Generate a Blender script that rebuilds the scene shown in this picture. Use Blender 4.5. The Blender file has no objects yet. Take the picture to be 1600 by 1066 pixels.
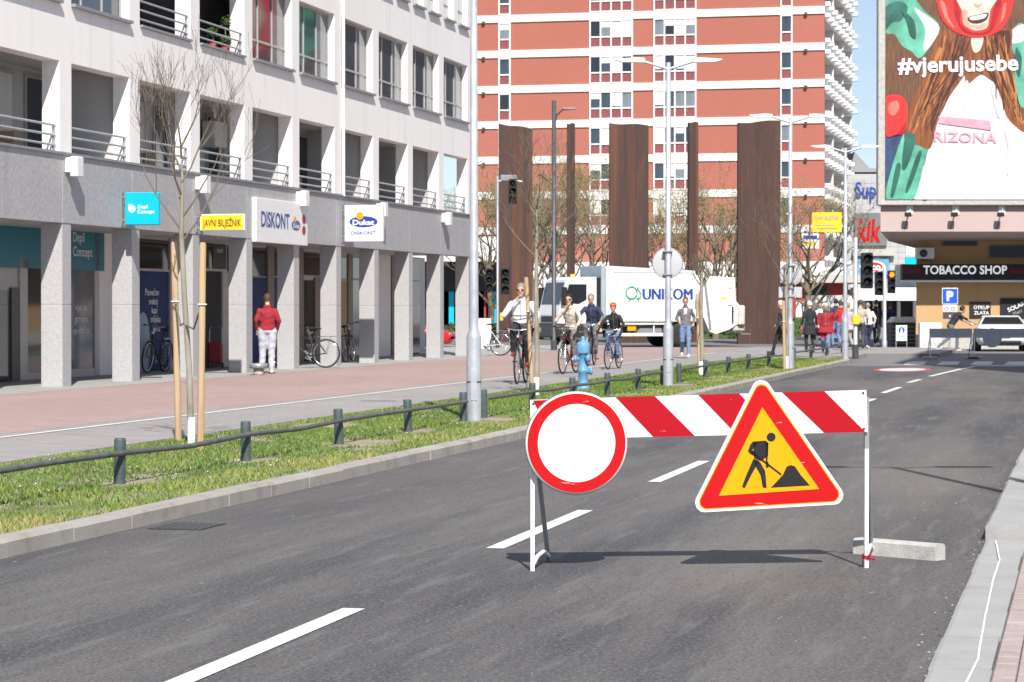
import bpy, math, random
import numpy as np
from mathutils import Vector, Matrix, Euler
random.seed(7); rng = np.random.default_rng(11)
scn = bpy.context.scene
col = scn.collection
R = math.radians
# ------------------------------------------------------------------ camera
FPX, CH, HOR = 3777.0, 1.56, 482.0
PITCH = math.atan((533 - HOR) / FPX)
cd = bpy.data.cameras.new('camera'); cam = bpy.data.objects.new('camera', cd); col.objects.link(cam)
cam.location = (0, 0, CH); cam.rotation_euler = (math.pi / 2 - PITCH, 0, 0)
cd.sensor_width = 36; cd.lens = 36 * FPX / 1600; cd.clip_end = 3000; cd.clip_start = 0.1
cd.dof.use_dof = True; cd.dof.focus_distance = 14.4; cd.dof.aperture_fstop = 14
scn.camera = cam
# ------------------------------------------------------------------ light
SUN = Vector((-0.15, 1.09, -1.04)).normalized()
EL = math.asin(-SUN.z)
w = bpy.data.worlds.new('World'); scn.world = w; w.use_nodes = True
nt = w.node_tree; bg = nt.nodes['Background']
sky = nt.nodes.new('ShaderNodeTexSky'); sky.sky_type = 'NISHITA'; sky.sun_disc = False
sky.sun_elevation = EL; sky.sun_rotation = math.atan2(-SUN.x, -SUN.y)
sky.altitude = 1200; sky.air_density = 1.0; sky.dust_density = 0.1; sky.ozone_density = 2.5
cl = nt.nodes.new('ShaderNodeTexNoise'); cl.inputs['Scale'].default_value = 5; cl.inputs['Detail'].default_value = 6
mp = nt.nodes.new('ShaderNodeMapping'); mp.inputs['Scale'].default_value = (1, 1, 5)
tc = nt.nodes.new('ShaderNodeTexCoord'); rp = nt.nodes.new('ShaderNodeValToRGB')
rp.color_ramp.elements[0].position = .42; rp.color_ramp.elements[1].position = .75
mx = nt.nodes.new('ShaderNodeMixRGB'); mx.inputs[2].default_value = (4.4, 4.9, 6.1, 1)
mul = nt.nodes.new('ShaderNodeMath'); mul.operation = 'MULTIPLY_ADD'; mul.inputs[1].default_value = .3; mul.inputs[2].default_value = .45
L = nt.links.new
L(tc.outputs['Generated'], mp.inputs[0]); L(mp.outputs[0], cl.inputs['Vector']); L(cl.outputs['Fac'], rp.inputs[0])
L(rp.outputs[0], mul.inputs[0]); L(mul.outputs[0], mx.inputs[0]); L(sky.outputs[0], mx.inputs[1]); L(mx.outputs[0], bg.inputs[0])
bg.inputs[1].default_value = 0.085
sd = bpy.data.lights.new('sun', 'SUN'); sd.energy = 4.6; sd.angle = R(0.53); sd.color = (1, .955, .89)
so = bpy.data.objects.new('sun', sd); col.objects.link(so); so.rotation_euler = SUN.to_track_quat('-Z', 'Y').to_euler()
so.location = (0, -20, 40)
vs = scn.view_settings; vs.view_transform = 'Standard'; vs.look = 'None'; vs.exposure = 0.65; vs.gamma = 1
# ------------------------------------------------------------------ pixel -> place
cp, sp = math.cos(PITCH), math.sin(PITCH)
def ray(x, y):
    a, b = (x - 800) / FPX, -(y - 533) / FPX
    return Vector((a, cp + b * sp, -sp + b * cp))
def G(x, y, z=0.0):
    d = ray(x, y); k = (z - CH) / d.z
    return Vector((d.x * k, d.y * k, z))
def At(x, y, Y):
    d = ray(x, y); k = Y / d.y
    return Vector((d.x * k, Y, CH + d.z * k))
TAN = .2383; PHI = math.atan(TAN); cf, sf = math.cos(PHI), math.sin(PHI)
def W(s, t, z=0.0): return Vector((s * sf + t * cf, s * cf - t * sf, z))
def ST(p): return (p.x * sf + p.y * cf, p.x * cf - p.y * sf)
# ------------------------------------------------------------------ materials
MATS = {}
def newmat(name):
    m = bpy.data.materials.new(name); m.use_nodes = True
    return m, m.node_tree, m.node_tree.nodes['Principled BSDF']
def c4(c): return (c[0], c[1], c[2], 1)
def srgb(h):
    v = [int(h[i:i + 2], 16) / 255 for i in (0, 2, 4)]
    return tuple(a / 12.92 if a <= .04045 else ((a + .055) / 1.055) ** 2.4 for a in v)
def pm(name, c, rough=.6, var=.12, scale=3.0, bump=0., bscale=60., metal=0., spec=.4, stretch=(1, 1, 1), c2=None, emit=0, coord='Object', detail=6, coat=0):
    if name in MATS: return MATS[name]
    m, t, b = newmat(name); N = t.nodes.new; l = t.links.new
    b.inputs['Roughness'].default_value = rough; b.inputs['Metallic'].default_value = metal
    b.inputs['Specular IOR Level'].default_value = spec
    if coat: b.inputs['Coat Weight'].default_value = coat; b.inputs['Coat Roughness'].default_value = .05
    co = N('ShaderNodeTexCoord'); ma = N('ShaderNodeMapping'); ma.inputs['Scale'].default_value = stretch
    l(co.outputs[coord] if coord != 'World' else N('ShaderNodeNewGeometry').outputs['Position'], ma.inputs[0])
    n = N('ShaderNodeTexNoise'); n.inputs['Scale'].default_value = scale; n.inputs['Detail'].default_value = detail; n.inputs['Roughness'].default_value = .62
    l(ma.outputs[0], n.inputs['Vector'])
    r = N('ShaderNodeValToRGB'); e = r.color_ramp.elements
    e[0].position, e[1].position = .3, .7
    a = c2 if c2 else tuple(max(0, k * (1 - var)) for k in c)
    e[0].color = c4(a); e[1].color = c4(c if c2 else tuple(min(1, k * (1 + var)) for k in c))
    l(n.outputs['Fac'], r.inputs[0]); l(r.outputs[0], b.inputs['Base Color'])
    if emit:
        l(r.outputs[0], b.inputs['Emission Color']); b.inputs['Emission Strength'].default_value = emit
    if bump:
        n2 = N('ShaderNodeTexNoise'); n2.inputs['Scale'].default_value = bscale; n2.inputs['Detail'].default_value = 4
        l(ma.outputs[0], n2.inputs['Vector'])
        bp = N('ShaderNodeBump'); bp.inputs['Strength'].default_value = bump; bp.inputs['Distance'].default_value = .01
        l(n2.outputs['Fac'], bp.inputs['Height']); l(bp.outputs[0], b.inputs['Normal'])
    MATS[name] = m; return m
def layered(name, base, layers, rough=.7, bump=.0, bscale=80, coord='World', spec=.35, brick=None):
    """base colour + list of (colour, scale, stretch, lo, hi, amount[, rotz]) noise masks mixed over it"""
    m, t, b = newmat(name); N = t.nodes.new; l = t.links.new
    src = N('ShaderNodeNewGeometry').outputs['Position'] if coord == 'World' else N('ShaderNodeTexCoord').outputs[coord]
    cur = None
    for i, ly in enumerate(layers):
        c, sc, st, lo, hi, am = ly[:6]
        ma = N('ShaderNodeMapping'); ma.vector_type = 'TEXTURE'
        ma.inputs['Scale'].default_value = tuple(1 / k for k in st)
        ma.inputs['Rotation'].default_value = (0, 0, ly[6] if len(ly) > 6 else 0)
        ma.inputs['Location'].default_value = (i * 13.7, i * 5.1, 0)
        l(src, ma.inputs[0])
        n = N('ShaderNodeTexNoise'); n.inputs['Scale'].default_value = sc; n.inputs['Detail'].default_value = 5; n.inputs['Roughness'].default_value = .6
        l(ma.outputs[0], n.inputs['Vector'])
        mr = N('ShaderNodeMapRange'); mr.inputs[1].default_value = lo; mr.inputs[2].default_value = hi; mr.inputs[4].default_value = am
        l(n.outputs['Fac'], mr.inputs[0])
        mi = N('ShaderNodeMixRGB'); l(mr.outputs[0], mi.inputs[0]); mi.inputs[2].default_value = c4(c)
        if cur is None: mi.inputs[1].default_value = c4(base)
        else: l(cur, mi.inputs[1])
        cur = mi.outputs[0]
    if brick:
        bw, bh, dk = brick; ma = N('ShaderNodeMapping'); ma.vector_type = 'POINT'; ma.inputs['Rotation'].default_value = (0, 0, PHI); l(src, ma.inputs[0])
        bt = N('ShaderNodeTexBrick'); bt.inputs['Scale'].default_value = 1; bt.inputs['Brick Width'].default_value = bw; bt.inputs['Row Height'].default_value = bh; bt.inputs['Mortar Size'].default_value = .006
        bt.inputs['Color1'].default_value = (1, 1, 1, 1); bt.inputs['Color2'].default_value = (.86, .86, .86, 1); bt.inputs['Mortar'].default_value = (dk, dk, dk, 1); l(ma.outputs[0], bt.inputs['Vector'])
        mi = N('ShaderNodeMixRGB'); mi.blend_type = 'MULTIPLY'; mi.inputs[0].default_value = 1; l(cur, mi.inputs[1]); l(bt.outputs['Color'], mi.inputs[2]); cur = mi.outputs[0]
    l(cur, b.inputs['Base Color'])
    b.inputs['Roughness'].default_value = rough; b.inputs['Specular IOR Level'].default_value = spec
    if bump:
        n2 = N('ShaderNodeTexNoise'); n2.inputs['Scale'].default_value = bscale; n2.inputs['Detail'].default_value = 3
        l(src, n2.inputs['Vector']); bp = N('ShaderNodeBump'); bp.inputs['Strength'].default_value = bump; bp.inputs['Distance'].default_value = .008
        l(n2.outputs['Fac'], bp.inputs['Height']); l(bp.outputs[0], b.inputs['Normal'])
    MATS[name] = m; return m
AZ = math.pi / 2 - PHI            # street direction
layered('asphalt', (.093, .086, .084), [
    ((.145, .135, .126), .35, (1, .12, 1), .46, .66, .75, -PHI), ((.040, .040, .046), .6, (1.6, .16, 1), .46, .64, .8, -PHI),
    ((.19, .165, .135), .13, (1.4, .4, 1), .52, .7, .7, -PHI), ((.24, .235, .23), 45, (1, 1, 1), .52, .66, .55), ((.02, .02, .022), 60, (1, 1, 1), .52, .64, .6), ((.03, .03, .033), 16, (1.5, .5, 1), .56, .68, .45, -PHI),
    ((.15, .147, .142), 3, (2.5, .25, 1), .54, .66, .5, -PHI), ((.36, .35, .34), 14, (1, .35, 1), .70, .72, .7, -PHI)], rough=.82, bump=.35, bscale=130)
layered('far_asphalt', (.15, .148, .148), [((.20, .195, .19), .2, (1, 1, 1), .4, .7, .6), ((.09, .09, .095), .4, (1, 1, 1), .5, .8, .6)], rough=.85)
layered('paving', (.20, .19, .18), [((.25, .24, .225), .3, (1, 1, 1), .4, .7, .6), ((.14, .13, .125), 1.3, (1, 1, 1), .55, .8, .5)], rough=.85)
layered('red_paving', (.355, .25, .23), [((.41, .31, .29), .25, (1, .5, 1), .42, .7, .7, -PHI), ((.30, .20, .18), .9, (1, .6, 1), .5, .8, .6, -PHI), ((.43, .32, .29), 4, (3, .3, 1), .55, .75, .4, -PHI)], rough=.85, bump=.2, bscale=20, brick=(.2, .1, .6))
layered('paver_pink', (.33, .265, .25), [((.40, .34, .325), 2, (1, 1, 1), .42, .65, .7), ((.26, .20, .185), 7, (1, 1, 1), .5, .7, .6), ((.2, .18, .17), 40, (1, 1, 1), .58, .7, .5)], rough=.9, bump=.3, bscale=60)
layered('path_paving', (.285, .265, .255), [((.33, .31, .30), .3, (1, .5, 1), .42, .7, .7, -PHI), ((.21, .195, .19), 1, (1, .5, 1), .55, .8, .5, -PHI), ((.36, .34, .33), 5, (3, .3, 1), .55, .75, .35, -PHI)], rough=.85, brick=(.4, .2, .65))
layered('kerb_stone', (.31, .285, .255), [((.38, .355, .325), 1.5, (1, 1, 1), .45, .7, .7), ((.16, .145, .125), 4, (1, 1, 1), .52, .75, .65), ((.4, .39, .37), 60, (1, 1, 1), .58, .7, .4)], rough=.9, bump=.4, bscale=60)
layered('pale_kerb', (.30, .295, .285), [((.36, .355, .34), 1.5, (1, 1, 1), .45, .7, .7), ((.21, .20, .19), 3, (1, 1, 1), .52, .75, .55), ((.45, .44, .42), 70, (1, 1, 1), .58, .7, .4)], rough=.9, bump=.3, bscale=80)
layered('soil', (.28, .235, .17), [((.36, .32, .25), 2.0, (1, 1, 1), .45, .7, .7), ((.10, .12, .03), 1.2, (1, 1, 1), .5, .62, .8), ((.12, .085, .05), 9, (1, 1, 1), .5, .7, .6)], rough=.95, bump=.6, bscale=40)
layered('granite', (.40, .395, .40), [((.50, .495, .49), 40, (1, 1, 1), .5, .62, .8), ((.17, .165, .175), 60, (1, 1, 1), .56, .64, .8), ((.36, .34, .33), .7, (1, 1, .4), .5, .8, .4)], rough=.5, bump=.08, bscale=90, spec=.4)
layered('fascia_granite', (.36, .36, .37), [((.48, .48, .485), 22, (1.2, 1.2, .5), .5, .62, .7), ((.18, .18, .195), 30, (1, 1, .6), .56, .66, .7), ((.24, .235, .24), 1.2, (2, 2, .12), .55, .8, .5)], rough=.6, bump=.1, bscale=70)
layered('dark_granite', (.11, .108, .11), [((.18, .175, .175), 26, (1, 1, 1), .5, .6, .8), ((.05, .05, .052), 34, (1, 1, 1), .55, .65, .8)], rough=.5)
layered('white_wall', (.83, .805, .78), [((.77, .745, .725), .35, (1, 1, .3), .45, .7, .7), ((.56, .54, .52), 1.4, (2.2, 2.2, .08), .54, .75, .45), ((.6, .58, .56), 6, (1, 1, .3), .62, .75, .3)], rough=.85, bump=.1, bscale=120)
layered('tower_red', (.34, .115, .083), [((.38, .14, .105), .12, (1, 1, .6), .4, .7, .6), ((.31, .105, .082), .8, (1, 1, 3), .5, .8, .4)], rough=.85)
layered('tower_white', (.68, .67, .65), [((.68, .66, .62), .8, (1, 1, .3), .55, .8, .5)], rough=.8)
layered('corten', (.066, .036, .029), [((.17, .068, .032), 1.3, (1.2, 1.2, .03), .5, .66, .7), ((.035, .024, .024), 2.4, (1.2, 1.2, .03), .5, .68, .85), ((.13, .065, .045), 9, (1, 1, .1), .5, .75, .5)], rough=.75, bump=.25, bscale=30)
layered('pink_render', (.44, .34, .325), [((.48, .38, .365), .5, (1, 1, 1), .4, .7, .6), ((.44, .33, .31), 2.5, (2, 2, .2), .55, .8, .4)], rough=.9)
layered('ochre_wall', (.47, .30, .15), [((.52, .335, .175), .6, (1, 1, 1), .4, .7, .6), ((.40, .25, .125), 1.5, (1, 1, .3), .55, .8, .5)], rough=.9)
layered('mall_grey', (.38, .385, .39), [((.42, .425, .43), .2, (1, 1, 1), .4, .7, .5)], rough=.7)
layered('sign_red', (.36, .006, .014), [((.62, .58, .56), 16, (.3, .3, 2.6), .68, .70, .7), ((.34, .010, .014), 1.5, (1, 1, 1), .5, .8, .5), ((.72, .5, .48), 9, (1, 1, .3), .745, .755, .8)], rough=.35, coord='Object', spec=.18)
layered('sign_red_clean', (.44, .008, .010), [((.62, .45, .43), 16, (.5, .5, 2.2), .69, .71, .6), ((.39, .007, .009), 1.5, (1, 1, 1), .5, .8, .5)], rough=.35, coord='Object', spec=.18)
layered('sign_white', (.62, .62, .635), [((.50, .49, .48), 22, (.25, .6, 2.2), .60, .68, .45), ((.42, .40, .37), 1.7, (1, 1, 1), .58, .8, .35), ((.60, .60, .61), 3, (.5, .5, 2), .55, .65, .5), ((.5, .49, .48), 8, (1, 1, .4), .72, .74, .5)], rough=.4, coord='Object', spec=.18)
layered('sign_yellow', (.70, .32, .005), [((.64, .28, .006), 3, (1, 1, 1), .5, .8, .5), ((.85, .62, .25), 7, (.5, .5, 2), .73, .745, .5)], rough=.4, coord='Object', spec=.18)
layered('sign_black', (.016, .016, .018), [((.05, .05, .05), 8, (.5, .5, 2), .6, .8, .6)], rough=.4, coord='Object')
layered('wood_stake', (.43, .31, .19), [((.33, .17, .06), 6, (3, 3, .2), .5, .7, .7), ((.58, .38, .17), 9, (3, 3, .15), .5, .7, .5)], rough=.8, coord='Object', bump=.2)
layered('twig', (.15, .122, .09), [((.21, .18, .14), 5, (1, 1, .5), .45, .7, .7)], rough=.9)
layered('bark', (.25, .22, .175), [((.36, .34, .29), 5, (1, 1, .5), .45, .7, .7), ((.13, .11, .085), 9, (1, 1, .35), .55, .7, .7)], rough=.9, coord='World', bump=.3)
layered('dark_bark', (.17, .145, .105), [((.25, .22, .165), 3, (1, 1, .5), .45, .7, .7), ((.08, .065, .045), 6, (1, 1, .35), .55, .7, .7)], rough=.9)
pm('galvanised', (.42, .44, .47), .45, .14, 8, metal=.35, spec=.5)
pm('fence_green', (.055, .075, .075), .55, .3, 14, bump=.1, bscale=90)
pm('fence_rail', (.085, .092, .09), .6, .35, 10, bump=.1)
pm('white_paint', (.74, .74, .74), .4, .05, 6)
pm('off_white', (.72, .71, .69), .5, .06, 5)
layered('road_white', (.63, .63, .61), [((.12, .12, .12), 48, (1, 1, 1), .60, .68, .7), ((.42, .42, .41), 4, (1, .4, 1), .52, .7, .6, -PHI), ((.2, .2, .2), 9, (1, 1, 1), .64, .70, .6)], rough=.75, bump=.2, bscale=60)
pm('road_white_worn', (.50, .50, .50), .8, .25, 6, coord='World')
pm('road_red', (.42, .09, .07), .8, .3, 5, coord='World')
pm('chalk', (.72, .72, .70), .9, .2, 30, coord='World')
pm('concrete', (.42, .41, .385), .9, .18, 9, bump=.4, bscale=60)
pm('cast_dark', (.045, .045, .047), .6, .3, 20)
pm('dark_metal', (.07, .072, .078), .45, .15, 8, metal=.2)
pm('grey_metal', (.28, .285, .30), .45, .12, 8, metal=.3)
pm('alu_frame', (.44, .42, .40), .4, .08, 4, metal=.2)
pm('brown_frame', (.20, .155, .12), .5, .1, 4)
pm('plastic_black', (.018, .018, .020), .45, .2, 10)
pm('rubber', (.022, .022, .022), .8, .2, 10)
pm('chrome', (.6, .6, .62), .2, .05, 5, metal=.9)
pm('glass_dark', (.012, .015, .019), .04, .1, 2, spec=.9)
pm('glass_blue', (.035, .05, .065), .05, .3, .6, spec=.9)
pm('glass_pale', (.16, .18, .20), .08, .3, .6, spec=.8)
pm('room_dark', (.035, .034, .036), .8, .3, .7)
pm('sign_back_grey', (.42, .425, .44), .6, .08, 3)
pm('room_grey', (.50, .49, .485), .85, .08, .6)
pm('teal', (.0, .155, .22), .4, .06, 3)
pm('cyan', (.0, .42, .56), .4, .04, 3)
pm('curtain_teal', (.10, .42, .42), .8, .3, 3, stretch=(6, 6, .2))
pm('curtain_white', (.66, .66, .64), .8, .12, 3, stretch=(8, 8, .2))
pm('yellow', (.82, .52, .02), .45, .05, 3)
pm('blue_print', (.02, .055, .27), .4, .1, 3)
pm('poster_blue', (.010, .034, .13), .5, .35, .6, spec=.1)
pm('poster_pale', (.18, .28, .40), .3, .2, 1)
layered('truck_white', (.72, .72, .69), [((.62, .61, .57), .8, (1, 1, .25), .5, .75, .7), ((.42, .39, .33), 2.2, (1.5, 1.5, .15), .60, .78, .5)], rough=.35, coord='Object')
pm('truck_grime', (.50, .47, .41), .7, .4, 2.5, bump=.2)
pm('truck_grey', (.30, .36, .39), .5, .1, 2)
pm('green_logo', (.02, .33, .20), .4, .03, 3)
pm('hydrant_blue', (.11, .27, .44), .5, .18, 7, bump=.1)
pm('orange_lamp', (1.0, .30, .02), .4, .02, 3, emit=1.2)
pm('red_paint', (.42, .010, .015), .3, .06, 3, coat=.5)
pm('car_white', (.66, .67, .69), .25, .04, 2, coat=.6)
pm('brick_red', (.32, .035, .032), .6, .1, 3)
pm('leaf_bud', (.24, .20, .085), .8, .35, 20)
pm('leaf_green', (.07, .13, .025), .7, .4, 6, c2=(.03, .06, .012))
pm('sign_glow', (.8, .8, .8), .5, .02, 3, emit=.35)
pm('mall_dark', (.15, .15, .155), .6, .1, 2)
pm('flower', (.62, .61, .56), .8, .1, 9)
pm('dandelion', (.75, .55, .03), .8, .1, 9)
def skin(i):
    return pm('skin%d' % i, [(.48, .29, .21), (.42, .24, .17), (.52, .33, .25)][i], .55, .08, 10)
def cloth(name, c): return pm('cloth_' + name, c, .85, .10, 9, bump=.3, bscale=25)
def grassmat():
    m, t, b = newmat('grass'); N = t.nodes.new; l = t.links.new
    at = N('ShaderNodeAttribute'); at.attribute_name = 'tint'
    r = N('ShaderNodeValToRGB'); e = r.color_ramp.elements
    e[0].color = (.065, .115, .022, 1); e[1].color = (.32, .27, .11, 1)
    a = e.new(.45); a.color = (.115, .19, .038, 1); a = e.new(.75); a.color = (.19, .25, .055, 1)
    l(at.outputs['Fac'], r.inputs[0]); l(r.outputs[0], b.inputs['Base Color']); b.inputs['Roughness'].default_value = .7
    b.inputs['Specular IOR Level'].default_value = .2
    MATS['grass'] = m
grassmat()
M = MATS
# ------------------------------------------------------------------ mesh builder
class MB:
    def __init__(s): s.v = []; s.f = []; s.m = []; s.sm = []
    def add(s, vs, fs, mi=0, smooth=False):
        o = len(s.v); s.v += [tuple(v) for v in vs]
        for f in fs: s.f.append([i + o for i in f]); s.m.append(mi); s.sm.append(smooth)
        return s
    def box(s, x0, x1, y0, y1, z0, z1, mi=0, mat=None, bev=0):
        if bev:
            b = min(bev, (x1 - x0) * .45, (y1 - y0) * .45, (z1 - z0) * .45); vs = []; X = (x0, x1); Y = (y0, y1); Z = (z0, z1); idx = {}
            for i in (0, 1):
                for j in (0, 1):
                    for k in (0, 1):
                        sx, sy, sz = (1 - 2 * i), (1 - 2 * j), (1 - 2 * k)
                        for a in range(3):
                            idx[i, j, k, a] = len(vs)
                            vs.append((X[i] + (0 if a == 0 else sx * b), Y[j] + (0 if a == 1 else sy * b), Z[k] + (0 if a == 2 else sz * b)))
            fs = []
            for i in (0, 1): fs.append([idx[i, 0, 0, 0], idx[i, 1, 0, 0], idx[i, 1, 1, 0], idx[i, 0, 1, 0]][::(1 if i else -1)])
            for j in (0, 1): fs.append([idx[0, j, 0, 1], idx[1, j, 0, 1], idx[1, j, 1, 1], idx[0, j, 1, 1]][::(-1 if j else 1)])
            for k in (0, 1): fs.append([idx[0, 0, k, 2], idx[1, 0, k, 2], idx[1, 1, k, 2], idx[0, 1, k, 2]][::(1 if k else -1)])
            def q(A, B, C, D, n):
                p = [Vector(vs[x]) for x in (A, B, C, D)]; nn = (p[1] - p[0]).cross(p[2] - p[0])
                fs.append([A, B, C, D] if nn.dot(Vector(n)) > 0 else [D, C, B, A])
            for i in (0, 1):
                for j in (0, 1): q(idx[i, j, 0, 0], idx[i, j, 1, 0], idx[i, j, 1, 1], idx[i, j, 0, 1], (2 * i - 1, 2 * j - 1, 0))
                for k in (0, 1): q(idx[i, 0, k, 0], idx[i, 1, k, 0], idx[i, 1, k, 2], idx[i, 0, k, 2], (2 * i - 1, 0, 2 * k - 1))
            for j in (0, 1):
                for k in (0, 1): q(idx[0, j, k, 1], idx[1, j, k, 1], idx[1, j, k, 2], idx[0, j, k, 2], (0, 2 * j - 1, 2 * k - 1))
            for i in (0, 1):
                for j in (0, 1):
                    for k in (0, 1):
                        T = [idx[i, j, k, 0], idx[i, j, k, 1], idx[i, j, k, 2]]
                        p = [Vector(vs[x]) for x in T]; nn = (p[1] - p[0]).cross(p[2] - p[0])
                        fs.append(T if nn.dot(Vector((2 * i - 1, 2 * j - 1, 2 * k - 1))) > 0 else T[::-1])
        else:
            vs = [(x0, y0, z0), (x1, y0, z0), (x1, y1, z0), (x0, y1, z0), (x0, y0, z1), (x1, y0, z1), (x1, y1, z1), (x0, y1, z1)]
            fs = [(0, 3, 2, 1), (4, 5, 6, 7), (0, 1, 5, 4), (1, 2, 6, 5), (2, 3, 7, 6), (3, 0, 4, 7)]
        if mat is not None: vs = [mat @ Vector(v) for v in vs]
        return s.add(vs, fs, mi)
    def tube(s, pts, rad, n=8, mi=0, caps=True, smooth=True, closed=False):
        pts = [Vector(p) for p in pts]; K = len(pts)
        if not hasattr(rad, '__len__'): rad = [rad] * K
        vs = []; up = None
        for i, p in enumerate(pts):
            if closed: d = pts[(i + 1) % K] - pts[i - 1]
            else: d = pts[min(i + 1, K - 1)] - pts[max(i - 1, 0)]
            d = d.normalized() if d.length > 1e-9 else Vector((0, 0, 1))
            if up is None: up = Vector((0, 0, 1)) if abs(d.z) < .9 else Vector((1, 0, 0))
            a = (up - d * up.dot(d)); a = a.normalized() if a.length > 1e-6 else d.orthogonal().normalized()
            up = a; b = d.cross(a)
            for j in range(n):
                th = 2 * math.pi * j / n
                vs.append(p + (a * math.cos(th) + b * math.sin(th)) * rad[i])
        fs = []
        for i in range(K if closed else K - 1):
            i2 = (i + 1) % K
            for j in range(n):
                fs.append((i * n + j, i * n + (j + 1) % n, i2 * n + (j + 1) % n, i2 * n + j))
        s.add(vs, fs, mi, smooth)
        if caps and not closed: s.add([vs[j] for j in range(n)][::-1], [list(range(n))], mi); s.add([vs[(K - 1) * n + j] for j in range(n)], [list(range(n))], mi)
        return s
    def lathe(s, prof, n=16, mi=0, mat=None, smooth=True):
        vs = []; K = len(prof)
        for r, z in prof:
            for j in range(n): th = 2 * math.pi * j / n; vs.append(Vector((r * math.cos(th), r * math.sin(th), z)))
        if mat is not None: vs = [mat @ v for v in vs]
        fs = [(i * n + j, i * n + (j + 1) % n, (i + 1) * n + (j + 1) % n, (i + 1) * n + j) for i in range(K - 1) for j in range(n)]
        s.add(vs, fs, mi, smooth)
        if prof[0][0] > 1e-4: s.add(vs[:n][::-1], [list(range(n))], mi)
        if prof[-1][0] > 1e-4: s.add(vs[-n:], [list(range(n))], mi)
        return s
    def ell(s, c, r, n=14, k=9, mi=0, mat=None):
        prof = [(max(1e-5, math.sin(math.pi * i / k)), -math.cos(math.pi * i / k)) for i in range(k + 1)]
        T = Matrix.Translation(c) @ (mat.to_4x4() if mat else Matrix()) @ Matrix.Diagonal((r[0], r[1], r[2], 1))
        return s.lathe(prof, n, mi, T)
    def prism(s, poly, y0, y1, mi=0, mat=None, axis='y'):
        """poly of (a,b) extruded: axis y -> (a, y, b); axis z -> (a, b, z); axis x -> (x, a, b)"""
        A = sum(poly[i][0] * poly[(i + 1) % len(poly)][1] - poly[(i + 1) % len(poly)][0] * poly[i][1] for i in range(len(poly)))
        if A < 0: poly = poly[::-1]
        n = len(poly)
        if axis == 'y': mk = lambda a, b, d: Vector((a, d, b))
        elif axis == 'z': mk = lambda a, b, d: Vector((a, b, d)); y0, y1 = y1, y0
        else: mk = lambda a, b, d: Vector((d, a, b)); y0, y1 = y1, y0
        vs = [mk(a, b, y0) for a, b in poly] + [mk(a, b, y1) for a, b in poly]
        if mat is not None: vs = [mat @ v for v in vs]
        fs = [list(range(n)), list(range(2 * n - 1, n - 1, -1))] + [(i, n + i, n + (i + 1) % n, (i + 1) % n) for i in range(n)]
        return s.add(vs, fs, mi)
    def mesh(s, name, mats):
        me = bpy.data.meshes.new(name); me.from_pydata(s.v, [], s.f)
        for m in (mats if isinstance(mats, (list, tuple)) else [mats]): me.materials.append(M[m] if isinstance(m, str) else m)
        me.polygons.foreach_set('material_index', s.m); me.polygons.foreach_set('use_smooth', s.sm); me.update()
        return me
    def build(s, name, mats, parent=None, **kw): return link(name, s.mesh(name, mats), parent, **kw)
def link(name, data, parent=None, label=None, cat=None, group=None, kind=None, loc=None, rz=None, mw=None):
    o = bpy.data.objects.new(name, data); col.objects.link(o)
    if parent: o.parent = parent
    if label: o['label'] = label
    if cat: o['category'] = cat
    if group: o['group'] = group
    if kind: o['kind'] = kind
    if loc is not None: o.location = loc
    if rz is not None: o.rotation_euler = (0, 0, rz)
    if mw is not None: o.matrix_local = mw
    return o
def thing(name, label, cat, loc=(0, 0, 0), rz=0, group=None, mw=None):
    o = link(name, None, None, label, cat, group, loc=loc, rz=rz)
    o.empty_display_size = .2
    if mw is not None: o.matrix_local = mw
    return o
def kids(o): return [c for c in bpy.data.objects if c.parent == o]
def dup(o, loc=None, rz=None, label=None, parent=None):
    c = o.copy(); col.objects.link(c); c.parent = parent
    if loc is not None: c.location = loc
    if rz is not None: c.rotation_euler = (0, 0, rz)
    if label: c['label'] = label
    for k in kids(o): dup(k, parent=c)
    return c
TXT = {}
def text_mesh(s, h, mat, bold=0.0, width=None, depth=.004, shear=0):
    """lettering standing upright in local XZ facing -Y, centred on the origin, cap height about h"""
    cu = bpy.data.curves.new('lettering', 'FONT'); cu.body = s; cu.size = 1; cu.align_x = 'CENTER'; cu.offset = bold; cu.extrude = 0; cu.shear = shear
    cu.resolution_u = 3
    ob = bpy.data.objects.new('tmp', cu); col.objects.link(ob)
    me = bpy.data.meshes.new_from_object(ob.evaluated_get(bpy.context.evaluated_depsgraph_get()))
    bpy.data.objects.remove(ob); bpy.data.curves.remove(cu)
    n = len(me.vertices); co = np.empty(n * 3); me.vertices.foreach_get('co', co); co = co.reshape(-1, 3)
    mn, mxx = co.min(0), co.max(0); co[:, 0] -= (mn[0] + mxx[0]) / 2; co[:, 1] -= .35
    k = h / .7; kx = k if width is None else width / max(1e-6, mxx[0] - mn[0])
    out = np.stack([co[:, 0] * kx, np.full(n, 0.0), co[:, 1] * k], 1)
    me.vertices.foreach_set('co', out.ravel()); me.materials.clear(); me.materials.append(M[mat]); me.update()
    me.name = 'lettering'
    return me
def lettering(s, h, mat, parent, loc, bold=.02, width=None, rot=0, shear=0, name='lettering', rz=0):
    o = link(name, text_mesh(s, h, mat, bold, width, shear=shear), parent); o.location = loc; o.rotation_euler = (0, -rot, rz)
    return o
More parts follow.
